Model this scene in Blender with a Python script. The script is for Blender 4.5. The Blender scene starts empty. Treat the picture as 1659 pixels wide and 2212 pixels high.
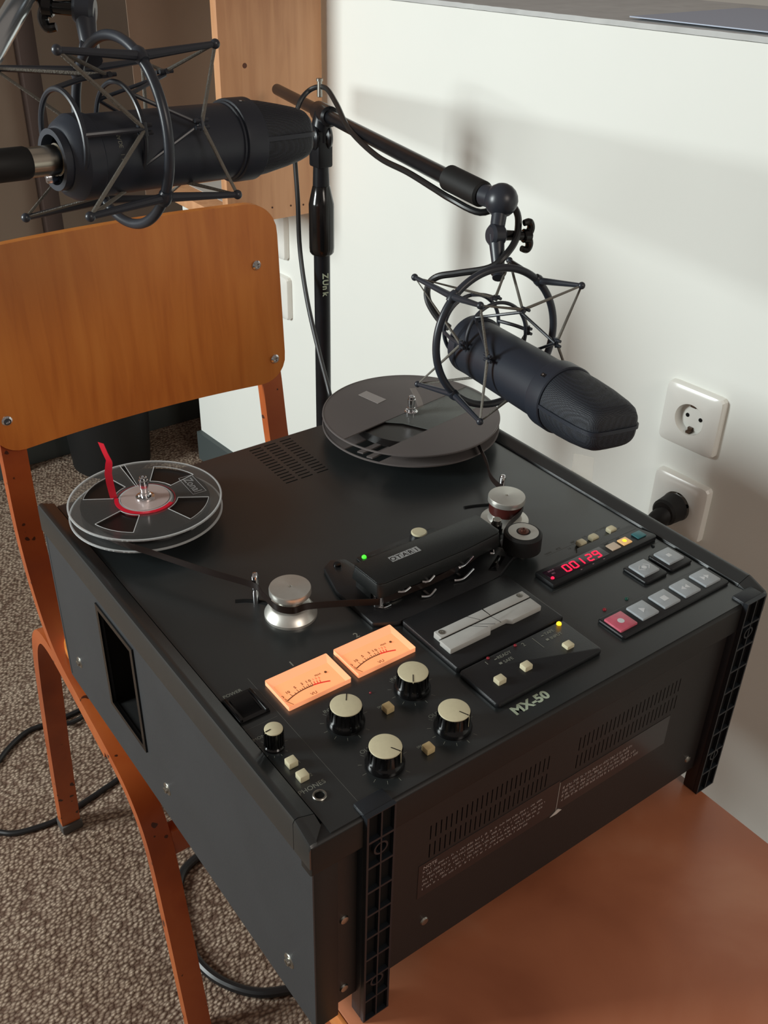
import bpy, bmesh, math, random
from mathutils import Vector, Matrix
random.seed(7)
C = bpy.context.scene.collection
SC = bpy.context.scene
Z0 = 0.69            # height of the tape deck's top edge above the floor; builders below work from that edge

# ---------------------------------------------------------------- camera
cd = bpy.data.cameras.new('camera'); cam = bpy.data.objects.new('camera', cd); C.objects.link(cam)
RT = Vector((0.80686352, -0.59030402, 0.02263685)); UP = Vector((0.30217312, 0.44534914, 0.84282593)); FW = Vector((0.50760484, 0.67320524, -0.53770999))
M = Matrix.Identity(4)
for i in range(3):
    M[i][0] = RT[i]; M[i][1] = UP[i]; M[i][2] = -FW[i]
M[0][3], M[1][3], M[2][3] = -0.2044917, -0.33584876, 0.48067243 + Z0
cam.matrix_world = M
cd.sensor_fit = 'VERTICAL'; cd.sensor_height = 36.0; cd.lens = 36.0 * 2157.171 / 2212.0; cd.clip_start = 0.02
SC.camera = cam
# ---------------------------------------------------------------- world and window light
wd = bpy.data.worlds.new('world'); SC.world = wd; wd.use_nodes = True
bg = wd.node_tree.nodes['Background']; bg.inputs[0].default_value = (1.0, 0.84, 0.74, 1); bg.inputs[1].default_value = 0.20
def area(name, loc, target, sx, sy, power, col):
    ld = bpy.data.lights.new(name, 'AREA'); ld.shape = 'RECTANGLE'; ld.size = sx; ld.size_y = sy; ld.energy = power; ld.color = col
    o = bpy.data.objects.new(name, ld); C.objects.link(o); o.location = loc
    o.rotation_euler = (Vector(target) - Vector(loc)).to_track_quat('-Z', 'Y').to_euler()
    return o
area('window_daylight', (-2.0, 1.30, 0.74 + Z0), (0.75, 0.45, 0.02 + Z0), 0.6, 0.9, 74, (0.93, 1.0, 0.99))
area('room_daylight', (0.35, -2.7, 1.70 + Z0), (0.25, 0.3, -0.3 + Z0), 1.0, 1.0, 26, (1.0, 0.90, 0.80))
SC.view_settings.view_transform = 'Standard'; SC.view_settings.look = 'None'
SC.view_settings.exposure = 0.0; SC.view_settings.gamma = 1.0; SC.view_settings.use_curve_mapping = False

# ---------------------------------------------------------------- materials
def s2l(c):
    return tuple(((v / 255) / 12.92 if v <= 10 else (((v / 255) + 0.055) / 1.055) ** 2.4) for v in c)
def mat(name, rgb, rough=0.5, metal=0.0, noise=0.0, nscale=40, bump=0.0, bscale=200, spec=0.5, emit=0.0, emit_rgb=None, coat=0.0, aniso=0.0, stretch=(1, 1, 1)):
    m = bpy.data.materials.new(name); m.use_nodes = True
    nt = m.node_tree; b = nt.nodes['Principled BSDF']; L = nt.links.new
    col = s2l(rgb) + (1,)
    b.inputs['Base Color'].default_value = col; b.inputs['Roughness'].default_value = rough; b.inputs['Metallic'].default_value = metal
    b.inputs['Specular IOR Level'].default_value = spec; b.inputs['Coat Weight'].default_value = coat; b.inputs['Anisotropic'].default_value = aniso
    if emit:
        b.inputs['Emission Color'].default_value = (s2l(emit_rgb) if emit_rgb else col[:3]) + (1,); b.inputs['Emission Strength'].default_value = emit
    if noise or bump:
        tc = nt.nodes.new('ShaderNodeTexCoord'); mp = nt.nodes.new('ShaderNodeMapping'); mp.inputs['Scale'].default_value = stretch
        L(tc.outputs['Object'], mp.inputs[0])
    if noise:
        n = nt.nodes.new('ShaderNodeTexNoise'); n.inputs['Scale'].default_value = nscale; n.inputs['Detail'].default_value = 5
        r = nt.nodes.new('ShaderNodeValToRGB')
        r.color_ramp.elements[0].position = 0.3; r.color_ramp.elements[1].position = 0.7
        r.color_ramp.elements[0].color = tuple(v * (1 - noise) for v in col[:3]) + (1,)
        r.color_ramp.elements[1].color = tuple(min(1, v * (1 + noise)) for v in col[:3]) + (1,)
        L(mp.outputs[0], n.inputs['Vector']); L(n.outputs['Fac'], r.inputs[0]); L(r.outputs[0], b.inputs['Base Color'])
    if bump:
        n2 = nt.nodes.new('ShaderNodeTexNoise'); n2.inputs['Scale'].default_value = bscale; n2.inputs['Detail'].default_value = 3
        bp = nt.nodes.new('ShaderNodeBump'); bp.inputs['Strength'].default_value = bump; bp.inputs['Distance'].default_value = 0.001
        L(mp.outputs[0], n2.inputs['Vector']); L(n2.outputs['Fac'], bp.inputs['Height']); L(bp.outputs[0], b.inputs['Normal'])
    return m
def clear(name, tint=(1, 1, 1), diff=0.06, dcol=(0.8, 0.8, 0.8), ior=1.45, rough=0.06, gl=1.0):
    m = bpy.data.materials.new(name); m.use_nodes = True; nt = m.node_tree; L = nt.links.new
    nt.nodes.remove(nt.nodes['Principled BSDF']); out = nt.nodes['Material Output']
    t = nt.nodes.new('ShaderNodeBsdfTransparent'); t.inputs[0].default_value = tuple(tint) + (1,)
    g = nt.nodes.new('ShaderNodeBsdfGlossy'); g.inputs['Roughness'].default_value = rough; g.inputs[0].default_value = (gl, gl, gl, 1)
    d = nt.nodes.new('ShaderNodeBsdfDiffuse'); d.inputs[0].default_value = tuple(dcol) + (1,)
    fr = nt.nodes.new('ShaderNodeLayerWeight'); fr.inputs[0].default_value = 0.36 * (ior - 1.2)
    m1 = nt.nodes.new('ShaderNodeMixShader'); m1.inputs[0].default_value = diff
    m2 = nt.nodes.new('ShaderNodeMixShader')
    L(t.outputs[0], m1.inputs[1]); L(d.outputs[0], m1.inputs[2]); L(fr.outputs['Fresnel'], m2.inputs[0]); L(m1.outputs[0], m2.inputs[1]); L(g.outputs[0], m2.inputs[2]); L(m2.outputs[0], out.inputs[0])
    return m
def wood(name, c1, c2, c3, axis_scale, scale=6, rough=0.35, coat=0.3, chips=False):
    m = bpy.data.materials.new(name); m.use_nodes = True; nt = m.node_tree; L = nt.links.new; b = nt.nodes['Principled BSDF']
    tc = nt.nodes.new('ShaderNodeTexCoord'); mp = nt.nodes.new('ShaderNodeMapping'); mp.inputs['Scale'].default_value = axis_scale
    n = nt.nodes.new('ShaderNodeTexNoise'); n.inputs['Scale'].default_value = scale; n.inputs['Detail'].default_value = 7; n.inputs['Distortion'].default_value = 0.6
    n2 = nt.nodes.new('ShaderNodeTexNoise'); n2.inputs['Scale'].default_value = 4.0; n2.inputs['Detail'].default_value = 2
    r = nt.nodes.new('ShaderNodeValToRGB'); e = r.color_ramp.elements
    e[0].position = 0.30; e[0].color = s2l(c1) + (1,); e[1].position = 0.72; e[1].color = s2l(c3) + (1,)
    k = e.new(0.5); k.color = s2l(c2) + (1,)
    mx = nt.nodes.new('ShaderNodeMath'); mx.operation = 'MULTIPLY_ADD'; mx.inputs[1].default_value = 0.45
    ma = nt.nodes.new('ShaderNodeMath'); ma.operation = 'MULTIPLY'; ma.inputs[1].default_value = 0.55
    L(tc.outputs['Object'], mp.inputs[0]); L(mp.outputs[0], n.inputs['Vector']); L(tc.outputs['Object'], n2.inputs['Vector'])
    L(n2.outputs['Fac'], ma.inputs[0]); L(n.outputs['Fac'], mx.inputs[0]); L(ma.outputs[0], mx.inputs[2]); L(mx.outputs[0], r.inputs[0]); L(r.outputs[0], b.inputs['Base Color'])
    if chips:
        cn = nt.nodes.new('ShaderNodeTexNoise'); cn.inputs['Scale'].default_value = 75; cn.inputs['Detail'].default_value = 1
        cr = nt.nodes.new('ShaderNodeValToRGB'); cr.color_ramp.elements[0].position = 0.715; cr.color_ramp.elements[1].position = 0.735
        cm = nt.nodes.new('ShaderNodeMix'); cm.data_type = 'RGBA'; cm.inputs[7].default_value = s2l((70, 34, 20)) + (1,)
        L(tc.outputs['Object'], cn.inputs['Vector']); L(cn.outputs['Fac'], cr.inputs[0]); L(cr.outputs[0], cm.inputs[0]); L(r.outputs[0], cm.inputs[6]); L(cm.outputs[2], b.inputs['Base Color'])
    b.inputs['Roughness'].default_value = rough; b.inputs['Coat Weight'].default_value = coat; b.inputs['Coat Roughness'].default_value = 0.3
    return m
def carpet_mat():
    m = bpy.data.materials.new('loop_carpet'); m.use_nodes = True; nt = m.node_tree; L = nt.links.new; b = nt.nodes['Principled BSDF']
    tc = nt.nodes.new('ShaderNodeTexCoord'); mp = nt.nodes.new('ShaderNodeMapping'); mp.inputs['Rotation'].default_value = (0, 0, 0.25); mp.inputs['Scale'].default_value = (0.8, 1.25, 1)
    v = nt.nodes.new('ShaderNodeTexVoronoi'); v.inputs['Scale'].default_value = 185; v.inputs['Randomness'].default_value = 0.75
    n = nt.nodes.new('ShaderNodeTexNoise'); n.inputs['Scale'].default_value = 130; n.inputs['Detail'].default_value = 4
    n3 = nt.nodes.new('ShaderNodeTexNoise'); n3.inputs['Scale'].default_value = 9; n3.inputs['Detail'].default_value = 3
    r = nt.nodes.new('ShaderNodeValToRGB'); e = r.color_ramp.elements
    e[0].position = 0.05; e[0].color = s2l((198, 180, 160)) + (1,); e[1].position = 0.72; e[1].color = s2l((104, 84, 72)) + (1,)
    mx = nt.nodes.new('ShaderNodeMix'); mx.data_type = 'RGBA'; mx.blend_type = 'MULTIPLY'; mx.inputs[0].default_value = 0.75
    r2 = nt.nodes.new('ShaderNodeValToRGB'); r2.color_ramp.elements[0].position = 0.35; r2.color_ramp.elements[0].color = (0.62, 0.55, 0.5, 1); r2.color_ramp.elements[1].position = 0.6; r2.color_ramp.elements[1].color = (1, 1, 1, 1)
    mm = nt.nodes.new('ShaderNodeMath'); mm.operation = 'MULTIPLY_ADD'; mm.inputs[1].default_value = 0.5
    mk = nt.nodes.new('ShaderNodeMath'); mk.operation = 'MULTIPLY'; mk.inputs[1].default_value = 0.5
    bp = nt.nodes.new('ShaderNodeBump'); bp.invert = True; bp.inputs['Strength'].default_value = 1.0; bp.inputs['Distance'].default_value = 0.004
    L(tc.outputs['Object'], mp.inputs[0]); L(mp.outputs[0], v.inputs['Vector']); L(mp.outputs[0], n.inputs['Vector']); L(mp.outputs[0], n3.inputs['Vector'])
    L(v.outputs['Distance'], r.inputs[0]); L(n3.outputs['Fac'], mk.inputs[0]); L(n.outputs['Fac'], mm.inputs[0]); L(mk.outputs[0], mm.inputs[2]); L(mm.outputs[0], r2.inputs[0])
    L(r.outputs[0], mx.inputs[6]); L(r2.outputs[0], mx.inputs[7]); L(mx.outputs[2], b.inputs['Base Color']); L(v.outputs['Distance'], bp.inputs['Height']); L(bp.outputs[0], b.inputs['Normal'])
    b.inputs['Roughness'].default_value = 0.95; b.inputs['Specular IOR Level'].default_value = 0.1
    return m

DECK = mat('black_panel_paint', (33, 37, 38), 0.29, noise=0.08, nscale=30, bump=0.04, bscale=1500, spec=0.95)
DECKB = mat('black_case_paint', (30, 29, 28), 0.5, noise=0.06, nscale=30, bump=0.06, bscale=1500, spec=0.35)
DECKSIDE = mat('charcoal_side_paint', (49, 52, 55), 0.5, noise=0.06, nscale=20, bump=0.1, bscale=900, spec=0.5)
DARK = mat('dark_interior', (12, 12, 12), 0.8, spec=0.2)
VENT = mat('bottom_cover_paint', (32, 30, 29), 0.5, bump=0.1, bscale=900, spec=0.45)
PLAST = mat('black_plastic', (24, 25, 27), 0.38, bump=0.08, bscale=1200, spec=0.5)
HANDLE = mat('moulded_black_plastic', (27, 31, 36), 0.45, bump=0.1, bscale=900)
GLOSSB = mat('glossy_black_plastic', (12, 12, 13), 0.15)
CREAM = mat('cream_plastic', (206, 198, 166), 0.42, noise=0.03, nscale=300)
CREAM2 = mat('aged_cream_plastic', (198, 176, 130), 0.45, noise=0.05, nscale=300)
ALU = mat('turned_aluminium', (196, 194, 187), 0.30, metal=0.7, noise=0.03, nscale=200, aniso=0.6)
CHROME = mat('bright_steel', (220, 220, 222), 0.12, metal=1.0)
STEEL = mat('satin_steel', (170, 168, 160), 0.35, metal=1.0)
RUBBER = mat('black_rubber', (22, 22, 22), 0.6, spec=0.35)
TAPE = mat('brown_black_tape', (34, 25, 22), 0.3, spec=0.5)
PACK = mat('wound_tape', (22, 19, 18), 0.32, noise=0.15, nscale=5)
RED = mat('red_leader_tape', (206, 22, 48), 0.3)
INK = mat('grey_lettering', (120, 122, 112), 0.6)
INKD = mat('dim_lettering', (76, 76, 72), 0.6)
INKW = mat('green_white_lettering', (172, 186, 164), 0.55)
GREYBTN = mat('translucent_grey_button', (158, 164, 168), 0.3, noise=0.07, nscale=160)
GREYMARK = mat('pale_button_mark', (205, 208, 210), 0.4)
REDBTN = mat('red_record_button', (196, 92, 110), 0.3, noise=0.12, nscale=160)
TEAL = mat('teal_button', (52, 112, 118), 0.35)
BEIGE = mat('beige_button', (220, 200, 176), 0.4)
AMBERB = mat('lit_beige_button', (240, 205, 150), 0.4, emit=0.25, emit_rgb=(255, 180, 90))
LEDG = mat('green_lamp', (60, 255, 60), 0.3, emit=2.2, emit_rgb=(60, 255, 40)); LEDA = mat('amber_lamp', (255, 190, 40), 0.3, emit=2.2, emit_rgb=(255, 190, 30))
LEDR = mat('red_lamp', (255, 20, 60), 0.3, emit=1.5, emit_rgb=(255, 10, 60)); LEDRO = mat('unlit_red_lamp', (130, 20, 34), 0.2); LEDGO = mat('unlit_green_lamp', (20, 70, 60), 0.15); LEDK = mat('unlit_dark_lamp', (16, 22, 24), 0.12)
DISPW = mat('smoked_red_window', (34, 10, 26), 0.18, noise=0.3, nscale=30)
METERF = mat('lit_meter_face', (250, 180, 130), 0.5, emit=0.62, emit_rgb=(255, 150, 92), noise=0.04, nscale=40)
METERB = mat('lit_meter_bezel', (250, 184, 140), 0.35, emit=0.60, emit_rgb=(255, 158, 108))
MINK = mat('brown_meter_print', (120, 70, 40), 0.6); MRED = mat('red_meter_print', (235, 50, 40), 0.6, emit=0.25)
SPLICE = mat('painted_splicing_block', (172, 172, 168), 0.45, noise=0.04, nscale=120)
MICB = mat('matte_navy_black_metal', (34, 39, 49), 0.42, bump=0.05, bscale=1500)
GRILLE = None
CORD = mat('woven_elastic_cord', (104, 100, 92), 0.7, bump=0.8, bscale=900)
MOUNT = mat('black_coated_wire', (42, 46, 54), 0.35)
STAND = mat('black_stand_paint', (20, 22, 26), 0.3, spec=0.3, noise=0.2, nscale=60)
CABLE = mat('black_cable_jacket', (24, 25, 27), 0.4)
WALL = mat('white_painted_plaster', (236, 238, 232), 0.62, noise=0.012, nscale=6, bump=0.12, bscale=60)
WALLB = mat('beige_back_wall', (138, 122, 108), 0.85, noise=0.05, nscale=5, bump=0.1, bscale=120)
SILL = mat('grey_sill_stone', (196, 198, 197), 0.5, noise=0.08, nscale=30, bump=0.2, bscale=60)
BASEB = mat('grey_baseboard_paint', (70, 78, 78), 0.6)
SOCK = mat('white_socket_plastic', (232, 232, 226), 0.22)
BRONZE = mat('dull_contact_metal', (90, 74, 62), 0.4, metal=0.8)
WOODC = wood('orange_lacquered_plywood', (176, 92, 34), (208, 124, 52), (226, 146, 68), (14, 14, 1.0), 5, 0.32, 0.5)
WOODF = wood('lacquered_beech_frame', (140, 62, 26), (174, 84, 36), (194, 106, 50), (3, 3, 3), 5, 0.34, 0.4, chips=True)
WOODP = wood('pine_board', (176, 122, 84), (206, 154, 112), (222, 172, 130), (16, 16, 1.2), 4, 0.5, 0.1)
TABLE = wood('worn_red_brown_table', (138, 74, 48), (186, 114, 80), (220, 160, 126), (2.2, 2.2, 2.2), 3, 0.38, 0.15)
TEDGE = wood('light_table_edging', (190, 110, 54), (206, 126, 66), (220, 144, 84), (8, 2, 8), 6, 0.5, 0.1)
CARPET = carpet_mat()
CLEAR = clear('clear_polystyrene', (0.95, 0.96, 0.96), 0.06, (0.5, 0.52, 0.52), 1.5, 0.15)
CLEARE = clear('clear_plastic_edge_glint', (0.9, 0.9, 0.9), 0.55, (0.75, 0.77, 0.77), 1.5, 0.15)  # light caught on the reel edges is painted in as whiter plastic
SMOKE = clear('smoked_grey_plastic', (0.45, 0.42, 0.42), 0.62, (0.20, 0.178, 0.172), 1.5, 0.22)
SMOKEC = clear('pale_inner_plastic', (0.6, 0.62, 0.6), 0.5, (0.19, 0.20, 0.19), 1.5, 0.2)
CTAPE = clear('clear_adhesive_tape', (0.96, 0.95, 0.93), 0.12, (0.75, 0.7, 0.66), 1.4, 0.25)

def grille_mat():
    m = bpy.data.materials.new('fine_grille_mesh'); m.use_nodes = True; nt = m.node_tree; L = nt.links.new; b = nt.nodes['Principled BSDF']
    tc = nt.nodes.new('ShaderNodeTexCoord'); v = nt.nodes.new('ShaderNodeTexVoronoi'); v.inputs['Scale'].default_value = 1100; v.inputs['Randomness'].default_value = 0.1
    r = nt.nodes.new('ShaderNodeValToRGB'); r.color_ramp.elements[0].position = 0.2; r.color_ramp.elements[0].color = s2l((12, 13, 16)) + (1,); r.color_ramp.elements[1].position = 0.6; r.color_ramp.elements[1].color = s2l((40, 44, 52)) + (1,)
    bp = nt.nodes.new('ShaderNodeBump'); bp.inputs['Strength'].default_value = 0.6; bp.inputs['Distance'].default_value = 0.0006
    L(tc.outputs['Object'], v.inputs['Vector']); L(v.outputs['Distance'], r.inputs[0]); L(r.outputs[0], b.inputs['Base Color']); L(v.outputs['Distance'], bp.inputs['Height']); L(bp.outputs[0], b.inputs['Normal'])
    b.inputs['Roughness'].default_value = 0.5; b.inputs['Specular IOR Level'].default_value = 0.35
    return m
GRILLE = grille_mat()

# ---------------------------------------------------------------- object helpers
ORG = {}
def finish(bm, smooth=True):
    bmesh.ops.recalc_face_normals(bm, faces=bm.faces)
    for f in bm.faces: f.smooth = smooth
    if smooth:
        for e in bm.edges:
            if len(e.link_faces) == 2 and e.calc_face_angle(0) > 0.55: e.smooth = False
def mesh_obj(name, bm, m, org, smooth=True):
    finish(bm, smooth)
    bmesh.ops.translate(bm, verts=bm.verts, vec=-org)
    me = bpy.data.meshes.new(name); bm.to_mesh(me); bm.free(); me.materials.append(m)
    o = bpy.data.objects.new(name, me); C.objects.link(o)
    return o
def tag(o, label=None, cat=None, group=None, kind=None):
    if label: o['label'] = label
    if cat: o['category'] = cat
    if group: o['group'] = group
    if kind: o['kind'] = kind
    return o
def root(name, label, cat, org, group=None):
    o = bpy.data.objects.new(name, None); C.objects.link(o); o.empty_display_size = 0.02
    o.location = Vector(org) + Vector((0, 0, Z0)); ORG[o] = Vector(org)
    return tag(o, label, cat, group)
def part(name, bm, m, parent, label=None, smooth=True):
    o = mesh_obj(name, bm, m, ORG[parent], smooth); o.parent = parent; ORG[o] = ORG[parent]
    if label: o['label'] = label
    return o
def solo(name, bm, m, label, cat, org, group=None):
    o = mesh_obj(name, bm, m, Vector(org)); o.location = Vector(org) + Vector((0, 0, Z0)); ORG[o] = Vector(org)
    return tag(o, label, cat, group)
def struct(name, bm, m, org=(0, 0, -Z0)):
    o = mesh_obj(name, bm, m, Vector(org)); o.location = Vector(org) + Vector((0, 0, Z0)); ORG[o] = Vector(org)
    return tag(o, kind='structure')
NB = bmesh.new
def merge(bm, t):
    me = bpy.data.meshes.new('t'); t.to_mesh(me); t.free(); bm.from_mesh(me); bpy.data.meshes.remove(me); return bm
def box(bm, x0, x1, y0, y1, z0, z1, bev=0.0, seg=2, mtx=None):
    t = NB(); bmesh.ops.create_cube(t, size=1)
    for v in t.verts: v.co = Vector((x0 + (v.co.x + .5) * (x1 - x0), y0 + (v.co.y + .5) * (y1 - y0), z0 + (v.co.z + .5) * (z1 - z0)))
    if bev: bmesh.ops.bevel(t, geom=t.edges[:], offset=bev, segments=seg, profile=0.5, affect='EDGES')
    if mtx: bmesh.ops.transform(t, matrix=mtx, verts=t.verts)
    return merge(bm, t)
def frame(a, hint=(0, 0, 1)):
    a = Vector(a).normalized(); h = Vector(hint)
    if abs(a.dot(h)) > 0.98: h = Vector((1, 0, 0))
    u = a.cross(h).normalized(); return a, u, a.cross(u).normalized()
def lathe(bm, prof, org, axis=(0, 0, 1), n=48, caps=True):
    a, u, v = frame(axis); o = Vector(org); rings = []
    for r, h in prof:
        rings.append([bm.verts.new(o + a * h + (u * math.cos(2 * math.pi * i / n) + v * math.sin(2 * math.pi * i / n)) * r) for i in range(n)] if r > 1e-6 else [bm.verts.new(o + a * h)])
    for A, B in zip(rings, rings[1:]):
        for i in range(n):
            j = (i + 1) % n
            if len(A) == 1 and len(B) == 1: continue
            if len(A) == 1: bm.faces.new((A[0], B[i], B[j]))
            elif len(B) == 1: bm.faces.new((A[i], A[j], B[0]))
            else: bm.faces.new((A[i], A[j], B[j], B[i]))
    if caps:
        if len(rings[0]) > 1: bm.faces.new(rings[0])
        if len(rings[-1]) > 1: bm.faces.new(rings[-1])
    return bm
def cyl(bm, p0, p1, r0, r1=None, n=24, bev=0.0):
    p0, p1 = Vector(p0), Vector(p1); L = (p1 - p0).length; r1 = r0 if r1 is None else r1
    pr = [(r0 - bev, 0), (r0, bev), (r1, L - bev), (r1 - bev, L)] if bev else [(r0, 0), (r1, L)]
    return lathe(bm, pr, p0, p1 - p0, n)
def ball(bm, c, r, n=20):
    return lathe(bm, [(r * math.sin(math.pi * k / 10), -r * math.cos(math.pi * k / 10)) for k in range(11)], c, (0, 0, 1), n)
def spline(pts, k=8, closed=False):
    P = [Vector(p) for p in pts]; n = len(P); out = []
    for i in range(n if closed else n - 1):
        g = (lambda j: P[j % n]) if closed else (lambda j: P[max(0, min(n - 1, j))])
        a, b, c, d = g(i - 1), g(i), g(i + 1), g(i + 2)
        for s in range(k):
            t = s / k; out.append(0.5 * ((2 * b) + (c - a) * t + (2 * a - 5 * b + 4 * c - d) * t * t + (3 * b - a - 3 * c + d) * t ** 3))
    if not closed: out.append(P[-1])
    return out
def tube(bm, pts, r, n=10, smooth=True, closed=False, k=8, shape=None, hint=(0, 0, 1)):
    """swept section along a path; shape = list of 2D offsets replaces the circle"""
    P = spline(pts, k, closed) if smooth else [Vector(p) for p in pts]
    N = len(P); rings = []; up = None
    for i in range(N):
        if closed: d = P[(i + 1) % N] - P[i - 1]
        else: d = P[min(i + 1, N - 1)] - P[max(i - 1, 0)]
        d.normalize()
        if shape: # fixed hint keeps the section upright
            u = d.cross(Vector(hint)).normalized(); v = u.cross(d).normalized()
        else:
            if up is None: _, u, v = frame(d); 
            else: u = (up - d * up.dot(d)).normalized(); v = d.cross(u)
            up = u
        rr = r(i / (N - 1)) if callable(r) else r
        sec = shape if shape else [(math.cos(2 * math.pi * q / n) * rr, math.sin(2 * math.pi * q / n) * rr) for q in range(n)]
        rings.append([bm.verts.new(P[i] + u * a + v * b) for a, b in sec])
    m = len(rings[0])
    for i in range(N if closed else N - 1):
        A, B = rings[i], rings[(i + 1) % N]
        for q in range(m): bm.faces.new((A[q], A[(q + 1) % m], B[(q + 1) % m], B[q]))
    if not closed: bm.faces.new(rings[0]); bm.faces.new(rings[-1])
    return bm
def prism(bm, poly, z0, z1, ax='z', bev=0.0, seg=2, top_scale=None):
    """extrude a 2D outline: ax z -> (x,y), ax x -> (y,z), ax y -> (x,z)"""
    t = NB()
    def P(a, b, h): return {'z': (a, b, h), 'x': (h, a, b), 'y': (a, h, b)}[ax]
    A = [t.verts.new(P(a, b, z0)) for a, b in poly]; B = [t.verts.new(P(a, b, z1)) for a, b in (top_scale or poly)]
    n = len(poly)
    t.faces.new(A); t.faces.new(B)
    for i in range(n): t.faces.new((A[i], A[(i + 1) % n], B[(i + 1) % n], B[i]))
    bmesh.ops.recalc_face_normals(t, faces=t.faces)
    if bev: bmesh.ops.bevel(t, geom=[e for e in t.edges if e.calc_face_angle(0) > 0.5], offset=bev, segments=seg, profile=0.5, affect='EDGES')
    return merge(bm, t)
def rrect(x0, x1, y0, y1, r, n=6):
    out = []
    for cx, cy, a0 in ((x1 - r, y1 - r, 0), (x0 + r, y1 - r, 90), (x0 + r, y0 + r, 180), (x1 - r, y0 + r, 270)):
        for k in range(n + 1):
            a = math.radians(a0 + 90 * k / n); out.append((cx + r * math.cos(a), cy + r * math.sin(a)))
    return out
def holed(bm, a0, a1, b0, b1, holes, h0, h1, ax='z'):
    """flat plate with rectangular holes, thickness h0..h1"""
    t = NB()
    A = sorted({a0, a1} | {v for h in holes for v in h[:2]}); B = sorted({b0, b1} | {v for h in holes for v in h[2:]})
    def P(a, b, h): return {'z': (a, b, h), 'x': (h, a, b), 'y': (a, h, b)}[ax]
    V = {}
    def vv(i, j, h):
        if (i, j, h) not in V: V[(i, j, h)] = t.verts.new(P(A[i], B[j], h))
        return V[(i, j, h)]
    def solid(i, j):
        if i < 0 or j < 0 or i >= len(A) - 1 or j >= len(B) - 1: return False
        ca, cb = (A[i] + A[i + 1]) / 2, (B[j] + B[j + 1]) / 2
        return not any(h[0] < ca < h[1] and h[2] < cb < h[3] for h in holes)
    for i in range(len(A) - 1):
        for j in range(len(B) - 1):
            if not solid(i, j): continue
            for h in (h0, h1): t.faces.new((vv(i, j, h), vv(i + 1, j, h), vv(i + 1, j + 1, h), vv(i, j + 1, h)))
            for (di, dj, e0, e1) in ((-1, 0, (i, j), (i, j + 1)), (1, 0, (i + 1, j), (i + 1, j + 1)), (0, -1, (i, j), (i + 1, j)), (0, 1, (i, j + 1), (i + 1, j + 1))):
                if not solid(i + di, j + dj): t.faces.new((vv(*e0, h0), vv(*e1, h0), vv(*e1, h1), vv(*e0, h1)))
    return merge(bm, t)
def polar(bm, c, r0, r1, z0, z1, holes=(), n=120):
    """annular plate with polar holes (deg0, deg1, ra, rb)"""
    t = NB(); R = sorted({r0, r1} | {v for h in holes for v in h[2:]})
    Aset = {round(360 * k / n, 3) for k in range(n)}
    for h in holes: Aset |= {round(h[0] % 360, 3), round(h[1] % 360, 3)}
    A = sorted(Aset); NA = len(A); V = {}
    def vv(i, j, z):
        i %= NA
        if (i, j, z) not in V: a = math.radians(A[i]); V[(i, j, z)] = t.verts.new((c[0] + R[j] * math.cos(a), c[1] + R[j] * math.sin(a), z))
        return V[(i, j, z)]
    def solid(i, j):
        if j < 0 or j >= len(R) - 1: return False
        i %= NA; a = (A[i] + (A[(i + 1) % NA] - A[i]) % 360 / 2) % 360; r = (R[j] + R[j + 1]) / 2
        return not any(((a - h[0]) % 360) < ((h[1] - h[0]) % 360) and h[2] < r < h[3] for h in holes)
    for i in range(NA):
        for j in range(len(R) - 1):
            if not solid(i, j): continue
            for z in (z0, z1): t.faces.new((vv(i, j, z), vv(i + 1, j, z), vv(i + 1, j + 1, z), vv(i, j + 1, z)))
            for (di, dj, e0, e1) in ((-1, 0, (i, j), (i, j + 1)), (1, 0, (i + 1, j), (i + 1, j + 1)), (0, -1, (i, j), (i + 1, j)), (0, 1, (i, j + 1), (i + 1, j + 1))):
                if not solid(i + di, j + dj): t.faces.new((vv(*e0, z0), vv(*e1, z0), vv(*e1, z1), vv(*e0, z1)))
    return merge(bm, t)
def text(bm, s, org, size, xd=(1, 0, 0), yd=(0, 1, 0), depth=0.0001, bold=0.0, align='LEFT', sx=1.0):
    cu = bpy.data.curves.new('t', 'FONT'); cu.body = s; cu.size = size; cu.align_x = align; cu.extrude = depth; cu.offset = bold; cu.resolution_u = 3
    o = bpy.data.objects.new('t', cu); C.objects.link(o)
    me = bpy.data.meshes.new_from_object(o.evaluated_get(bpy.context.evaluated_depsgraph_get()))
    xd = Vector(xd).normalized(); yd = Vector(yd).normalized(); zd = xd.cross(yd); mt = Matrix.Identity(4)
    for i in range(3): mt[i][0] = xd[i] * sx; mt[i][1] = yd[i]; mt[i][2] = zd[i]; mt[i][3] = org[i]
    me.transform(mt); bm.from_mesh(me); bpy.data.objects.remove(o); bpy.data.curves.remove(cu); bpy.data.meshes.remove(me)
    return bm
def ribbon(bm, pts, h, th=0.0004, k=8):
    """upright strip following a path in plan, height h"""
    P = spline(pts, k); rows = []
    for i, p in enumerate(P):
        d = (P[min(i + 1, len(P) - 1)] - P[max(i - 1, 0)]); nrm = Vector((-d.y, d.x, 0)).normalized() * th / 2; up = Vector((0, 0, h / 2))
        rows.append([bm.verts.new(p + nrm - up), bm.verts.new(p + nrm + up), bm.verts.new(p - nrm + up), bm.verts.new(p - nrm - up)])
    for A, B in zip(rows, rows[1:]):
        for q in range(4): bm.faces.new((A[q], A[(q + 1) % 4], B[(q + 1) % 4], B[q]))
    bm.faces.new(rows[0]); bm.faces.new(rows[-1]); return bm

# ================================================================ THE ROOM
FZ = -Z0                                     # floor, measured from the deck's top edge
TZ = -0.222                                  # table top
b = NB(); box(b, -2.6, 1.3, -2.2, 2.2, FZ - 0.05, FZ); struct('floor', b, CARPET)
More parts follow.
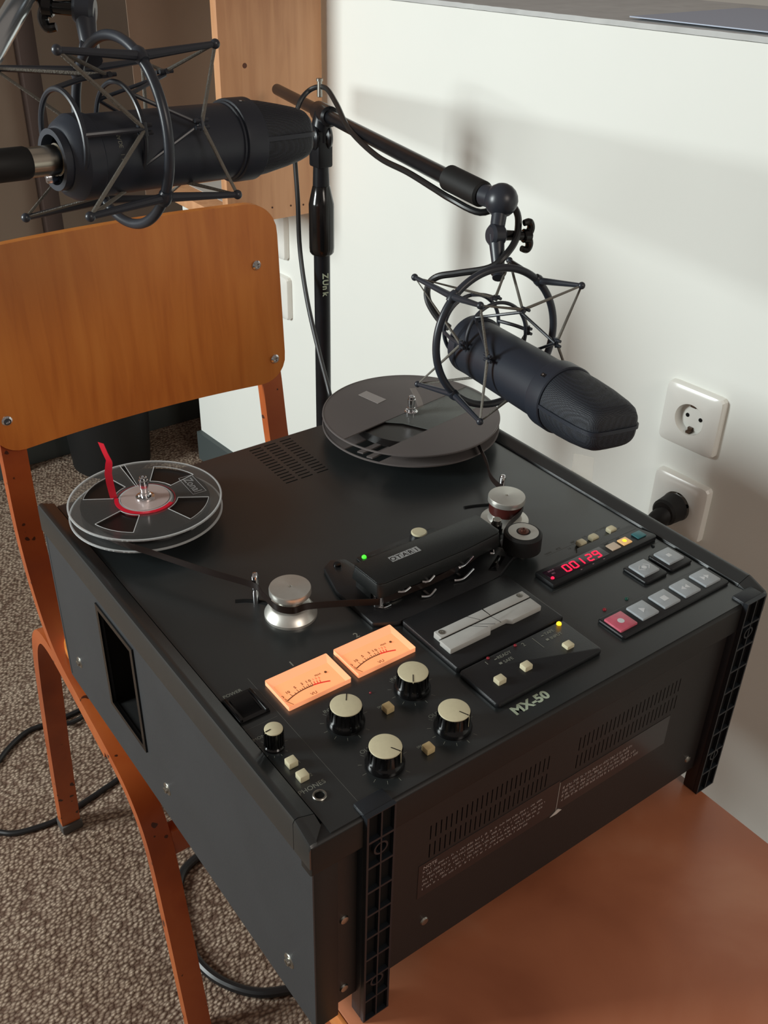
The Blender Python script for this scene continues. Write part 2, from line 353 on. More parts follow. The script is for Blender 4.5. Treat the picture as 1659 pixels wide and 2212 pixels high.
# parapet wall on the right, running slightly out of square with the deck
def wx(y): return 0.80 - 0.07 * y
b = NB(); prism(b, [(wx(-2.2), -2.2), (1.3, -2.2), (1.3, 1.565), (wx(1.565), 1.565)], FZ, 0.30)
t = NB(); A = []
for (x, y) in ((wx(-2.2), -2.2), (1.3, -2.2), (1.3, 1.565), (wx(1.565), 1.565)):
    zt = 0.3437 - 0.0195 * (y - 0.33); A.append((t.verts.new((x, y, 0.30)), t.verts.new((x, y, zt))))
for i in range(4): t.faces.new((A[i][0], A[(i + 1) % 4][0], A[(i + 1) % 4][1], A[i][1]))
t.faces.new([a[1] for a in A]); t.faces.new([a[0] for a in A]); merge(b, t)
struct('wall_right', b, WALL)
# stone sill lying on the parapet, with a chipped front edge
b = NB(); N = 160; rows = []
for i in range(N + 1):
    y = -0.6 + 2.15 * i / N; zt = 0.3437 - 0.0195 * (y - 0.33); j = random.uniform(-0.0012, 0.0012) + (0.003 * random.random() if random.random() < 0.15 else 0)
    rows.append([b.verts.new((wx(y) + 0.001 + j, y, zt + 0.0005)), b.verts.new((wx(y) + 0.004 + j * 1.5, y, zt + 0.006)), b.verts.new((wx(y) + 0.30, y, zt + 0.008)), b.verts.new((wx(y) + 0.30, y, zt + 0.0005))])
for Aa, Bb in zip(rows, rows[1:]):
    for q in range(4): b.faces.new((Aa[q], Aa[(q + 1) % 4], Bb[(q + 1) % 4], Bb[q]))
b.faces.new(rows[0]); b.faces.new(rows[-1]); struct('trim_1', b, SILL)
b = NB(); box(b, -0.35, 1.3, 1.765, 1.85, FZ, 1.3); struct('wall_back', b, WALLB)
b = NB(); box(b, -0.35, 1.3, 1.752, 1.765, FZ, FZ + 0.075, 0.002); struct('baseboard_back', b, BASEB)
b = NB(); prism(b, [(wx(0.9) - 0.012, 0.9), (wx(0.9), 0.9), (wx(1.565), 1.565), (wx(1.565) - 0.012, 1.565)], FZ, FZ + 0.072); struct('baseboard_right', b, BASEB)
b = NB(); box(b, 0.462, 0.498, 1.735, 1.765, FZ + 0.075, 1.3, 0.003); struct('trim_2', b, mat('dark_brown_batten', (60, 44, 38), 0.7))
b = NB(); box(b, 0.235, 0.305, 1.72, 1.752, FZ, 0.9, 0.003); struct('trim_3', b, mat('grey_green_frame', (92, 104, 104), 0.6))

# ---------------------------------------------------------------- power sockets on the parapet wall
WN = Vector((-1, -0.07, 0)).normalized(); WT = Vector((0.07, -1, 0)).normalized()   # out of the wall, along the wall
def socket(yc, zc, label, plugged=False, size=0.0815):
    o = Vector((wx(yc), yc, zc)); r = root('wall_socket', label, 'socket', o, 'white wall sockets')
    def W(a, bb, h): return o + WT * a + Vector((0, 0, bb)) + WN * h
    h = size / 2
    def remap(t):
        for v in t.verts: v.co = W(v.co.x, v.co.y, v.co.z)
        return t
    n = 72; R = 0.0205; t = NB()
    def sq(hh, p, th): c_, s_ = abs(math.cos(th)), abs(math.sin(th)); q = hh / (c_ ** p + s_ ** p) ** (1 / p); return q * math.cos(th), q * math.sin(th)
    rows = []
    for hh, p, z in ((h, 16, 0.0), (h, 16, 0.0070), (h - 0.0012, 14, 0.0100), (h - 0.0065, 12, 0.0125), (None, 0, 0.0118)):
        rows.append([t.verts.new((*(sq(hh, p, 2 * math.pi * (k + .5) / n) if hh else (R * math.cos(2 * math.pi * (k + .5) / n), R * math.sin(2 * math.pi * (k + .5) / n))), z)) for k in range(n)])
    for P_, Q_ in zip(rows, rows[1:]):
        for i in range(n): t.faces.new((P_[i], P_[(i + 1) % n], Q_[(i + 1) % n], Q_[i]))
    part('cover_plate', remap(t), SOCK, r)
    t = NB(); lathe(t, [(R, 0.0119), (R - 0.001, 0.0022), (0.0185, 0.0008), (0.0, 0.0008)], (0, 0, 0), (0, 0, 1), 40, caps=False); part('socket_well', remap(t), SOCK, r)
    for s in (1, -1):
        t = NB(); box(t, -0.0030, 0.0030, s * 0.0180 - 0.0016, s * 0.0180 + 0.0016, 0.001, 0.0095); box(t, -0.004, 0.002, s * 0.0150 - 0.0014, s * 0.0150 + 0.0014, 0.0005, 0.0045); part('earth_clip', remap(t), BRONZE, r)
        t = NB(); lathe(t, [(0.0027, 0.0007), (0.0027, 0.0012), (0, 0.0012)], (s * 0.0095, 0.0, 0), (0, 0, 1), 16); part('pin_hole', remap(t), DARK, r)
    return r, W
socket(0.3275, -0.0815, 'open white socket on the white wall, directly above the one holding the black plug')
_, W = socket(0.3205, -0.2045, 'white socket holding a black plug, low behind the rim of the tape deck')
socket(1.232, -0.073, 'upper of the two small far sockets between the chair back and the stand pole')
socket(1.227, -0.1865, 'lower of the two small far sockets between the chair back and the stand pole')
r = root('power_plug', 'black plug pushed into the lower socket behind the deck rim', 'plug', W(0, 0, 0.0))
b = NB(); cyl(b, W(0, 0.0, 0.0125), W(0, 0.0, 0.040), 0.0195, 0.018, 32, 0.003); part('plug_body', b, RUBBER, r)
b = NB(); tube(b, [W(0.003, 0, 0.030), W(-0.001, -0.006, 0.040), W(-0.006, -0.016, 0.042), W(-0.010, -0.032, 0.040)], 0.0130, 16); part('plug_grip', b, RUBBER, r)
b = NB(); tube(b, [W(-0.010, -0.028, 0.040), W(-0.008, -0.1, 0.04), W(0.0, -0.25, 0.03), W(0.02, -0.42, 0.02), W(0.1, -0.475, 0.02)], 0.0035, 10); part('cord', b, CABLE, r)

# ---------------------------------------------------------------- pine shelf box on the wall
r = root('pine_shelf', 'pine board shelf box hanging in the corner behind the black microphone', 'shelf', (0.60, 1.09, 0.0))
b = NB(); box(b, 0.537, 0.715, 1.075, 1.093, 0.004, 0.72, 0.001)
part('front_board', b, WOODP, r)
b = NB(); box(b, 0.535, 0.708, 1.0935, 1.30, 0.000, 0.018, 0.001); part('bottom_board', b, WOODP, r)
b = NB(); box(b, 0.500, 0.7075, 1.3005, 1.3018, 0.0, 0.72); part('wall_shade_sheet', b, mat('shaded_wall_brown', (128, 108, 92), 0.8), r, 'brown sheet standing in for the shaded wall')  # added sheet; its brown stands for shade on the white wall behind
b = NB(); cyl(b, (0.579, 1.0755, 0.238), (0.579, 1.0744, 0.238), 0.004, 0.0035, 16); part('knot', b, mat('dark_knot', (96, 52, 30), 0.6), r)
b = NB(); box(b, 0.552, 0.562, 1.19, 1.205, -0.014, 0.0); part('bracket', b, mat('brown_bracket', (70, 52, 40), 0.6), r)
HOLE = mat('dark_hole', (70, 40, 24), 0.7)
for q in ((0.617, 0.024), (0.652, 0.022), (0.676, 0.020)):
    b = NB(); cyl(b, (q[0], 1.0755, q[1]), (q[0], 1.0746, q[1]), 0.0016, n=10); part('nail_hole', b, HOLE, r)
b = NB(); box(b, 0.575, 0.695, 1.105, 1.285, 0.0183, 0.0190); solo('paper_sheet', b, mat('white_paper', (188, 184, 178), 0.8), 'white sheet of paper lying inside the pine shelf box', 'paper', (0.63, 1.2, 0.0183))
b = NB(); t = NB()
prism(b, [(0.785, 0.53), (0.80, 0.10), (1.0, 0.10), (1.0, 0.53)], 0.0, 0.0012)
for v in b.verts: v.co.z += 0.3437 - 0.0195 * (v.co.y - 0.33) + 0.0085
solo('blue_folder', b, mat('pale_blue_card', (176, 186, 204), 0.5), 'pale blue grey folder lying on the stone window sill', 'folder', (0.85, 0.35, 0.352))

# ---------------------------------------------------------------- low table
r = root('low_table', 'low table with a worn red-brown top under the tape deck', 'table', (0.2, -0.1, FZ))
b = NB(); box(b, 0.030, 0.4195, -0.85, 0.42, TZ - 0.020, TZ, 0.0015); part('tabletop', b, TABLE, r)
b = NB(); box(b, 0.0265, 0.0298, -0.85, 0.42, TZ - 0.021, TZ - 0.0003, 0.0005); part('edge_band', b, TEDGE, r, 'light orange edge band')
for (x, y) in ((0.10, -0.75), (0.36, -0.75), (0.13, 0.14), (0.36, 0.14)):
    b = NB(); box(b, x - 0.02, x + 0.02, y - 0.02, y + 0.02, FZ, TZ - 0.0205, 0.002); part('leg', b, WOODF, r)

# ---------------------------------------------------------------- bin
r = root('waste_bin', 'black round bin standing on the carpet behind the orange chair', 'bin', (0.50, 1.67, FZ))
b = NB(); lathe(b, [(0.0, FZ), (0.082, FZ), (0.088, FZ + 0.006), (0.105, FZ + 0.30), (0.108, FZ + 0.30), (0.108, FZ + 0.306), (0.103, FZ + 0.306), (0.086, FZ + 0.012), (0.0, FZ + 0.010)], (0.505, 1.665, 0), (0, 0, 1), 56, caps=False); part('bin_body', b, RUBBER, r)

# ---------------------------------------------------------------- chair
r = root('school_chair', 'orange-brown plywood chair with laminated wood frame behind the tape deck', 'chair', (0.2, 0.55, FZ))
def backrest(bm, x0, x1, z0, z1, th):
    out = rrect(x0, x1, z0, z1, 0.034, 8); t = NB()
    NX, NZ = 36, 22; V = {}
    def yy(x, z):
        s = (x - (x0 + x1) / 2) / ((x1 - x0) / 2); return 0.655 + 0.016 * (1 - s * s) + 0.06 * (z - z0) 
    def inside(x, z):
        r_ = 0.034; cx = min(max(x, x0 + r_), x1 - r_); cz = min(max(z, z0 + r_), z1 - r_); d = math.hypot(x - cx, z - cz)
        if d > r_: x = cx + (x - cx) * r_ / d; z = cz + (z - cz) * r_ / d
        return x, z
    def vv(i, j, s):
        if (i, j, s) not in V:
            ex = 0.5 - 0.5 * math.cos(math.pi * i / NX); ez = 0.5 - 0.5 * math.cos(math.pi * j / NZ)
            x, z = inside(x0 + (x1 - x0) * ex, z0 + (z1 - z0) * ez); V[(i, j, s)] = t.verts.new((x, yy(x, z) + s * th, z))
        return V[(i, j, s)]
    for s in (0, 1):
        for i in range(NX):
            for j in range(NZ): t.faces.new((vv(i, j, s), vv(i + 1, j, s), vv(i + 1, j + 1, s), vv(i, j + 1, s)))
    ring = [(i, 0) for i in range(NX)] + [(NX, j) for j in range(NZ)] + [(i, NZ) for i in range(NX, 0, -1)] + [(0, j) for j in range(NZ, 0, -1)]
    for q in range(len(ring)):
        a, c = ring[q], ring[(q + 1) % len(ring)]; t.faces.new((vv(*a, 0), vv(*c, 0), vv(*c, 1), vv(*a, 1)))
    bmesh.ops.remove_doubles(t, verts=t.verts, dist=0.00001)
    return merge(bm, t)
b = NB(); backrest(b, 0.022, 0.384, -0.057, 0.162, 0.010); part('backrest', b, WOODC, r)
for (x, z) in ((0.0405, -0.0185), (0.3705, -0.0265), (0.3560, 0.092), (0.045, 0.095)):
    s = (x - 0.203) / 0.181; y = 0.655 + 0.016 * (1 - s * s) + 0.06 * (z + 0.057)
    b = NB(); lathe(b, [(0.0058, 0), (0.0058, 0.0012), (0.0040, 0.0028), (0.0024, 0.0028), (0.0020, 0.0008), (0, 0.0008)], (x, y, z), (0, -1, 0), 20); part('bolt', b, CHROME, r, 'steel bolt head')
def sec(w, d): return [(-w / 2, -d / 2), (w / 2, -d / 2), (w / 2, d / 2), (-w / 2, d / 2)]
def side_frame(dx, flip=1):
    """post, seat rail and front leg in one bend; rear leg joined at the top"""
    p = [(0.050, 0.684, 0.145), (0.047, 0.680, 0.03), (0.043, 0.672, -0.06), (0.040, 0.660, -0.16), (0.038, 0.630, -0.235), (0.036, 0.585, -0.280), (0.036, 0.520, -0.305), (0.036, 0.450, -0.325), (0.036, 0.400, -0.350), (0.037, 0.372, -0.400), (0.038, 0.356, -0.50), (0.037, 0.338, -0.60), (0.036, 0.322, FZ)]
    q = [(0.036, 0.46, -0.334), (0.036, 0.56, -0.302), (0.036, 0.620, -0.290), (0.036, 0.655, -0.304), (0.034, 0.672, -0.345), (0.031, 0.685, -0.45), (0.028, 0.697, -0.58), (0.026, 0.703, FZ + 0.014)]
    def X(P): return [((x if flip == 1 else 0.412 - x), y, z) for x, y, z in P]
    b = NB(); tube(b, X(p), 0, shape=sec(0.015, 0.027), hint=(1, 0, 0), k=6); part('front_leg_rail', b, WOODF, r)
    b = NB(); tube(b, X(q), 0, shape=sec(0.018, 0.0262), hint=(1, 0, 0), k=6); part('rear_leg', b, WOODF, r)
    fx = 0.026 if flip == 1 else 0.386
    b = NB(); box(b, fx - 0.015, fx + 0.015, 0.690, 0.716, FZ, FZ + 0.016, 0.003); part('foot_cap', b, mat('grey_foot_plastic', (74, 72, 70), 0.5), r, 'grey plastic foot')
side_frame(0, 1); side_frame(0, -1)
b = NB(); box(b, 0.050, 0.362, 0.364, 0.382, -0.425, -0.388, 0.003); part('stretcher', b, WOODF, r)
b = NB(); prism(b, rrect(0.030, 0.382, 0.262, 0.610, 0.05, 8), -0.274, -0.263, bev=0.002); part('seat', b, WOODC, r)

# ---------------------------------------------------------------- cables lying on the carpet
def floor_cable(name, pts, rad, label):
    b = NB(); tube(b, [(x, y, FZ + rad) for x, y in pts], rad, 10); solo(name, b, CABLE, label, 'cable', (pts[0][0], pts[0][1], FZ))
floor_cable('floor_cable', [(-0.25, 0.75), (-0.10, 0.83), (-0.0344, 0.8693), (0.0046, 0.9006), (0.0403, 0.9185), (0.0759, 0.9164), (0.1081, 0.9158), (0.1288, 0.9183), (0.15, 0.93), (0.19, 1.0), (0.30, 1.05)], 0.0042, 'thin black cable curving over the carpet behind the rear chair leg')
floor_cable('floor_cable', [(-0.25, 0.90), (-0.12, 0.80), (-0.0662, 0.7505), (-0.0455, 0.733), (-0.0152, 0.7237), (0.0179, 0.7205), (0.052, 0.728), (0.0879, 0.7356), (0.1257, 0.7459), (0.17, 0.77), (0.24, 0.83)], 0.0042, 'thin black cable passing the foot of the rear left chair leg')
floor_cable('power_cable', [(0.24, 0.56), (0.19, 0.553), (0.1579, 0.5437), (0.143, 0.5427), (0.1201, 0.5326), (0.0999, 0.506), (0.0824, 0.4664), (0.0748, 0.4225), (0.079, 0.3802), (0.0936, 0.3471), (0.117, 0.3193), (0.1494, 0.3015), (0.20, 0.28), (0.26, 0.29)], 0.0062, 'thick black cable looping on the carpet beside the front chair leg')
b = NB(); tube(b, [(0.144, 0.936, FZ + 0.0042), (0.133, 0.905, FZ + 0.0042), (0.10, 0.892, FZ + 0.010), (0.085, 0.905, FZ + 0.0128), (0.092, 0.94, FZ + 0.006)], 0.0038, 8)
solo('floor_cable', b, CABLE, 'short loop of thin black cable lying over the other cable behind the rear chair leg', 'cable', (0.13, 0.9, FZ))
# ================================================================ THE TAPE DECK
W_, D_ = 0.4447, 0.4498
deck = root('tape_deck', 'black open-reel tape recorder lying on its back on the low table', 'tape recorder', (0.22, 0.22, TZ))
PZ = -0.006                                   # panel surface
slots = []
for cx in (0.2175, 0.2345, 0.2525):
    for k in range(14):
        y = 0.4405 - k * 0.00565; slots.append((cx - 0.0070 - 0.0002 * k, cx + 0.0062 - 0.0002 * k, y - 0.0016, y))
b = NB(); holed(b, 0.0165, W_ - 0.0165, 0.002, D_ - 0.003, slots, PZ - 0.003, PZ); part('top_panel', b, DECK, deck)
b = NB(); box(b, 0.02, W_ - 0.006, 0.012, D_ - 0.006, -0.190, PZ - 0.0045); part('chassis', b, DARK, deck)
b = NB(); box(b, 0.001, W_ - 0.001, D_ - 0.006, D_ - 0.002, -0.196, -0.0065, 0.001); part('rear_panel', b, DECKSIDE, deck)
# front lip under the panel edge
b = NB(); prism(b, [(0.0015, -0.0068), (-0.0005, -0.0085), (-0.0005, -0.0330), (0.0015, -0.0355), (0.012, -0.0355), (0.012, -0.0068)], 0.001, W_ - 0.001, ax='x', bev=0.0008); part('front_lip', b, DECKB, deck)
# bottom cover with ventilation slots, faces the front of the table
hs = []
for (xa, xb, n) in ((0.1005, 0.2115, 25), (0.2440, 0.3585, 25)):
    for k in range(n):
        x = xa + (xb - xa) * k / (n - 1); hs.append((x - 0.0005, x + 0.0005, -0.0755, -0.0615)); hs.append((x - 0.0005, x + 0.0005, -0.0945, -0.0800))
b = NB(); holed(b, 0.021, W_ - 0.021, -0.196, -0.034, hs, 0.0060, 0.0085, 'y'); part('bottom_cover', b, VENT, deck)
for (x0, x1) in ((0.0, 0.0205), (W_ - 0.0205, W_)):
    b = NB(); box(b, max(x0 + 0.0022, x0), x1 - 0.0022 * (x0 > 0.1), -0.0002, 0.030, -0.199, -0.0275, 0.0008); part('corner_column', b, DECKB, deck)
for (x, z) in ((0.029, -0.105), (0.029, -0.182), (W_ - 0.045, -0.178), (0.100, -0.1345 - 0.03)):
    b = NB(); lathe(b, [(0.0036, 0), (0.0030, 0.0012), (0.0, 0.0016)], (x, 0.006, z), (0, -1, 0), 16, caps=False); part('case_screw', b, STEEL, deck)
# left side cheek with its grip recess
b = NB(); holed(b, 0.0, D_ - 0.002, -0.199, -0.0270, [(0.262, 0.330, -0.146, -0.038)], 0.0015, 0.0045, 'x'); part('side_panel', b, DECKSIDE, deck)
b = NB(); box(b, W_ - 0.0045, W_ - 0.0015, 0.003, D_ - 0.002, -0.196, -0.0270, 0.001); part('side_panel', b, DECKSIDE, deck)
t = NB(); gy0, gy1, gz0, gz1 = 0.2615, 0.3305, -0.1465, -0.0375
q = [t.verts.new(v) for v in ((0.0046, gy0, gz0), (0.0046, gy1, gz0), (0.0046, gy1, gz1), (0.0046, gy0, gz1))]; q2 = [t.verts.new(v) for v in ((0.0195, gy0 + 0.004, gz0 + 0.004), (0.0195, gy1 - 0.004, gz0 + 0.004), (0.0195, gy1 - 0.004, gz1 - 0.004), (0.0195, gy0 + 0.004, gz1 - 0.004))]
for i in range(4): t.faces.new((q[i], q[(i + 1) % 4], q2[(i + 1) % 4], q2[i]))
t.faces.new(q2); b = NB(); merge(b, t); part('grip_recess', b, DARK, deck)
b = NB(); holed(b, 0.2595, 0.3325, -0.1485, -0.0355, [(0.2645, 0.3275, -0.1435, -0.0405)], 0.0, 0.0016, 'x'); box(b, 0.012, 0.0155, 0.2800, 0.2840, -0.142, -0.042, 0.001); part('grip_frame', b, GLOSSB, deck)
for (y, z) in ((0.4127, -0.1588), (0.2253, -0.1622), (0.0332, -0.1602)):
    b = NB(); lathe(b, [(0.0060, 0), (0.0056, 0.0006), (0.0032, 0.0009), (0.0028, 0.0026), (0.0014, 0.0028), (0.0012, 0.0012), (0, 0.0012)], (0.0015, y, z), (-1, 0, 0), 24, caps=False); part('case_screw', b, STEEL, deck)
# raised side rims with their front corner pieces
def rim(flip):
    prof = [(0.0, -0.0270), (0.0, -0.0030), (0.0012, -0.0004), (0.0040, 0.0), (0.0070, -0.0012), (0.0150, -0.0040), (0.0158, -0.0062), (0.0158, -0.0270)]
    def X(x): return x if flip == 1 else W_ - x
    b = NB(); R0 = [b.verts.new((X(x), 0.0185, z)) for x, z in prof]; R1 = [b.verts.new((X(x), D_, z)) for x, z in prof]
    n = len(prof)
    for i in range(n): b.faces.new((R0[i], R0[(i + 1) % n], R1[(i + 1) % n], R1[i]))
    b.faces.new(R0); b.faces.new(R1); part('side_rim', b, DECK, deck)
    b = NB(); rows = []
    for y, dz in ((0.0180, 0.0), (0.0012, -0.0062), (0.0, -0.0078)):
        rows.append([b.verts.new((X(x), y, z + (dz if z > -0.007 else 0) * max(0, min(1, (0.0 if z < -0.0063 else 1))))) for x, z in prof])
    for A, B in zip(rows, rows[1:]):
        for i in range(n): b.faces.new((A[i], A[(i + 1) % n], B[(i + 1) % n], B[i]))
    b.faces.new(rows[0]); b.faces.new(rows[-1]); part('corner_piece', b, DECK, deck)
rim(1); rim(-1)
# ribbed moulded feet standing in front
def foot(x0, x1):
    ya, yb, zt, zb = -0.0045, 0.0112, -0.0035, TZ
    b = NB(); box(b, x0, x1, -0.0008, yb, zb, zt, 0.0012); rows = 9; h = (zt - zb); hl = []
    for k in range(rows):
        z0 = zb + h * k / rows + 0.0013; z1 = zb + h * (k + 1) / rows - 0.0006
        hl += [(x0 + 0.0016, (x0 + x1) / 2 - 0.0006, z0, z1), ((x0 + x1) / 2 + 0.0006, x1 - 0.0016, z0, z1)]
    holed(b, x0, x1, zb + 0.0003, zt, hl, ya, -0.0008, 'y')
    for f in (0.155, 0.80):
        c = (((x0 + x1) / 2), -0.0008, zt - h * f); lathe(b, [(0.0042, 0), (0.0042, 0.0036), (0.0056, 0.0036), (0.0056, 0)], c, (0, -1, 0), 24, caps=False)
    o = part('end_foot', b, HANDLE, deck)
    b = NB(); 
    for (a0, a1, z0, z1) in hl: box(b, a0 + 0.0001, a1 - 0.0001, -0.00105, -0.0009, z0 + 0.0001, z1 - 0.0001)
    bmesh.ops.translate(b, verts=b.verts, vec=(0, 0, 0)); p = part('pocket_floor', b, DARK, deck); p.parent = o
foot(0.0390, 0.0615); foot(0.4115, 0.4355)
for (x, y) in ((0.06, 0.40), (0.385, 0.40)):
    b = NB(); cyl(b, (x, y, TZ), (x, y, -0.1955), 0.013, 0.015, 24, 0.001); part('rubber_foot', b, RUBBER, deck)

# --- knobs
def knob(x, y, ang, R, h, small=False):
    zt = 0.0100 if not small else 0.0105; zb = PZ
    b = NB()
    if small: prof = [(R * 1.12, zb), (R * 1.14, zb + 0.0018), (R * 1.0, zb + 0.0030), (R * 0.97, zt - 0.0012), (R * 0.97, zt - 0.0006)]
    else: prof = [(R * 1.20, zb), (R * 1.22, zb + 0.0022), (R * 1.12, zb + 0.0045), (R * 1.04, zb + 0.0062), (R * 0.99, zt - 0.0018), (R * 0.99, zt - 0.0008)]
    lathe(b, prof, (x, y, 0), (0, 0, 1), 48)
    for k in range(20):
        a = 2 * math.pi * k / 20; ra = R * 1.015
        box(b, -0.0004, 0.0004, -0.0005, 0.0005, zb + 0.0062 if not small else zb + 0.003, zt - 0.0012, mtx=Matrix.Translation((x + ra * math.cos(a), y + ra * math.sin(a), 0)) @ Matrix.Rotation(a, 4, 'Z'))
    k_ = part('control_knob', b, GLOSSB, deck)
    b = NB(); lathe(b, [(0, zt - 0.0008), (R * 0.99, zt - 0.0008), (R, zt - 0.0003), (R * 0.985, zt), (R * 0.9, zt + 0.0003), (0, zt + 0.0004)], (x, y, 0), (0, 0, 1), 48, caps=False)
    o = part('knob_cap', b, CREAM, deck); o.parent = k_
    a = math.radians(ang); b = NB()
    box(b, R * 0.35, R * 0.985, -0.0003, 0.0003, zt + 0.0001, zt + 0.00055, mtx=Matrix.Translation((x, y, 0)) @ Matrix.Rotation(a, 4, 'Z')); o = part('pointer', b, GLOSSB, deck); o.parent = k_
    b = NB(); box(b, R * 1.0, R * 1.045, -0.00025, 0.00025, zb + 0.004, zt - 0.0004, mtx=Matrix.Translation((x, y, 0)) @ Matrix.Rotation(a, 4, 'Z')); o = part('skirt_line', b, CREAM, deck); o.parent = k_
    b = NB()
    for k in range(11):
        a = math.radians(-60 - 30 * k); rr0, rr1 = R * 1.36, R * 1.62
        box(b, rr0, rr1, -0.00012, 0.00012, PZ, PZ + 0.00006, mtx=Matrix.Translation((x, y, 0)) @ Matrix.Rotation(a, 4, 'Z'))
    part('scale_ticks', b, INK, deck)
knob(0.0764, 0.0734, 53, 0.0109, 0); knob(0.1339, 0.0741, -127, 0.0109, 0); knob(0.1333, 0.0281, -66, 0.0109, 0); knob(0.0760, 0.0279, -62, 0.0109, 0)
knob(0.0250, 0.0818, 182, 0.0062, 0, True)

# --- small buttons
def button(x, y, zt, w, d, m, tilt=0.0, name='push_button', bev=0.0008, ang=0.0):
    b = NB(); box(b, -w / 2, w / 2, -d / 2, d / 2, PZ, zt, bev, mtx=Matrix.Translation((x, y, 0)) @ Matrix.Rotation(ang, 4, 'Z'))
    return part(name, b, m, deck)
button(0.1065, 0.0660, -0.0008, 0.0068, 0.0068, CREAM2); button(0.1058, 0.0203, -0.0008, 0.0068, 0.0068, CREAM2)
button(0.0257, 0.0615, -0.0008, 0.0070, 0.0068, CREAM); button(0.0254, 0.0477, -0.0008, 0.0070, 0.0068, CREAM)
# headphone jack
b = NB(); lathe(b, [(0.0047, PZ), (0.0047, PZ + 0.0007), (0.0043, PZ + 0.0012), (0.0034, PZ + 0.0012), (0.0031, PZ + 0.0002)], (0.0266, 0.0296, 0), (0, 0, 1), 36, caps=False); jk = part('headphone_jack', b, STEEL, deck)
b = NB(); lathe(b, [(0.00315, PZ + 0.0001), (0, PZ + 0.0001)], (0.0266, 0.0296, 0), (0, 0, 1), 24, caps=False); o = part('jack_hole', b, DARK, deck); o.parent = jk
# power rocker
b = NB(); holed(b, 0.0165, 0.0395, 0.1115, 0.1385, [(0.0205, 0.0355, 0.1150, 0.1350)], PZ, PZ + 0.0016); pw = part('power_switch', b, GLOSSB, deck)
t = NB(); prism(t, [(0.1152, PZ), (0.1152, PZ + 0.0004), (0.1250, PZ + 0.0010), (0.1348, PZ + 0.0030), (0.1348, PZ)], 0.0207, 0.0353, ax='x'); o = part('rocker', t, GLOSSB, deck); o.parent = pw
for x in (0.0180, 0.0380):
    b = NB(); box(b, x - 0.0012, x + 0.0012, 0.1125, 0.1375, PZ + 0.0012, PZ + 0.0030, 0.0006); o = part('guard_rib', b, GLOSSB, deck); o.parent = pw
# engraved lines
b = NB()
for (x0, x1, y0, y1) in ((0.04335, 0.04370, 0.0020, 0.1494), (0.0106, 0.0414, 0.1048, 0.1051)): box(b, x0, x1, y0, y1, PZ, PZ + 0.00008)
part('panel_lines', b, INKD, deck)

# --- lit level meters
def arc_pt(cx, cy, R, a): return cx + R * math.sin(a), cy + R * math.cos(a)
def meter(x0, y0):
    w, d = 0.0520, 0.0328; zt = -0.0022; x1, y1 = x0 + w, y0 + d
    b = NB(); o0 = rrect(x0, x1, y0, y1, 0.0008, 3); i0 = rrect(x0 + 0.0022, x1 - 0.0042, y0 + 0.0012, y1 - 0.0078, 0.0006, 3)
    A = [b.verts.new((x, y, PZ)) for x, y in o0]; B = [b.verts.new((x, y, zt)) for x, y in o0]; D = [b.verts.new((x, y, zt - 0.0014)) for x, y in i0]; n = len(o0)
    for P_, Q_ in ((A, B), (B, D)):
        for i in range(n): b.faces.new((P_[i], P_[(i + 1) % n], Q_[(i + 1) % n], Q_[i]))
    m_ = part('level_meter', b, METERB, deck, 'lit orange level meter')
    zf = zt - 0.0014
    b = NB(); f = b.faces.new([b.verts.new((x, y, zf)) for x, y in i0]); o = part('meter_face', b, METERF, deck, smooth=False); o.parent = m_
    # printed scale
    cx, cy, R = x0 + 0.0210, y0 - 0.0349, 0.0455; z = zf + 0.0001
    def arc(bm, a0, a1, r0, r1):
        N = 24
        for k in range(N):
            aa, ab = a0 + (a1 - a0) * k / N, a0 + (a1 - a0) * (k + 1) / N
            vs = [arc_pt(cx, cy, r_, a_) for r_, a_ in ((r0, aa), (r0, ab), (r1, ab), (r1, aa))]
            bm.faces.new([bm.verts.new((x, y, z)) for x, y in vs])
    def tick(bm, a, r0, r1, wd=0.0003):
        box(bm, -wd / 2, wd / 2, r0, r1, z - 0.00002, z + 0.00002, mtx=Matrix.Translation((cx, cy, 0)) @ Matrix.Rotation(-a, 4, 'Z'))
    b = NB(); arc(b, -0.40, 0.115, R - 0.0003, R + 0.0006)
    for a, L_ in ((-0.39, .0032), (-0.27, .0032), (-0.20, .0018), (-0.14, .0032), (-0.10, .0018), (-0.06, .0018), (-0.02, .0032), (0.02, .0018), (0.055, .0032), (0.085, .0018), (0.115, .0036)): tick(b, a, R, R + L_, 0.00042)
    for a, s in ((-0.40, '20'), (-0.27, '10'), (-0.13, '5'), (-0.01, '3'), (0.065, '1'), (0.115, '0')):
        px, py = arc_pt(cx, cy, R + 0.0045, a); text(b, s, (px, py, z), 0.0034, depth=0.00003, align='CENTER', bold=0.00005)
    text(b, 'VU', (x0 + 0.0225, y0 + 0.0022, z), 0.0038, depth=0.00003, align='CENTER'); text(b, 'PEAK', (x0 + 0.0325, y0 + 0.0172, z), 0.0022, depth=0.00003)
    lathe(b, [(0.0010, 0), (0.0010, 0.0003), (0, 0.0004)], (x0 + 0.0411, y0 + 0.0170, z), (0, 0, 1), 16)
    o = part('meter_scale', b, MINK, deck); o.parent = m_
    b = NB(); arc(b, 0.118, 0.40, R - 0.0002, R + 0.0010)
    for a, L_ in ((0.16, .0036), (0.205, .0036), (0.25, .0036)): tick(b, a, R, R + L_, 0.0005)
    for a, s in ((0.17, '1'), (0.215, '2'), (0.26, '3')):
        px, py = arc_pt(cx, cy, R + 0.0050, a); text(b, s, (px, py, z), 0.0024, depth=0.00003, align='CENTER')
    o = part('meter_red_zone', b, MRED, deck); o.parent = m_
    b = NB(); tick(b, -0.415, 0.0400, R + 0.0050, 0.0004); o = part('meter_needle', b, MINK, deck); o.parent = m_
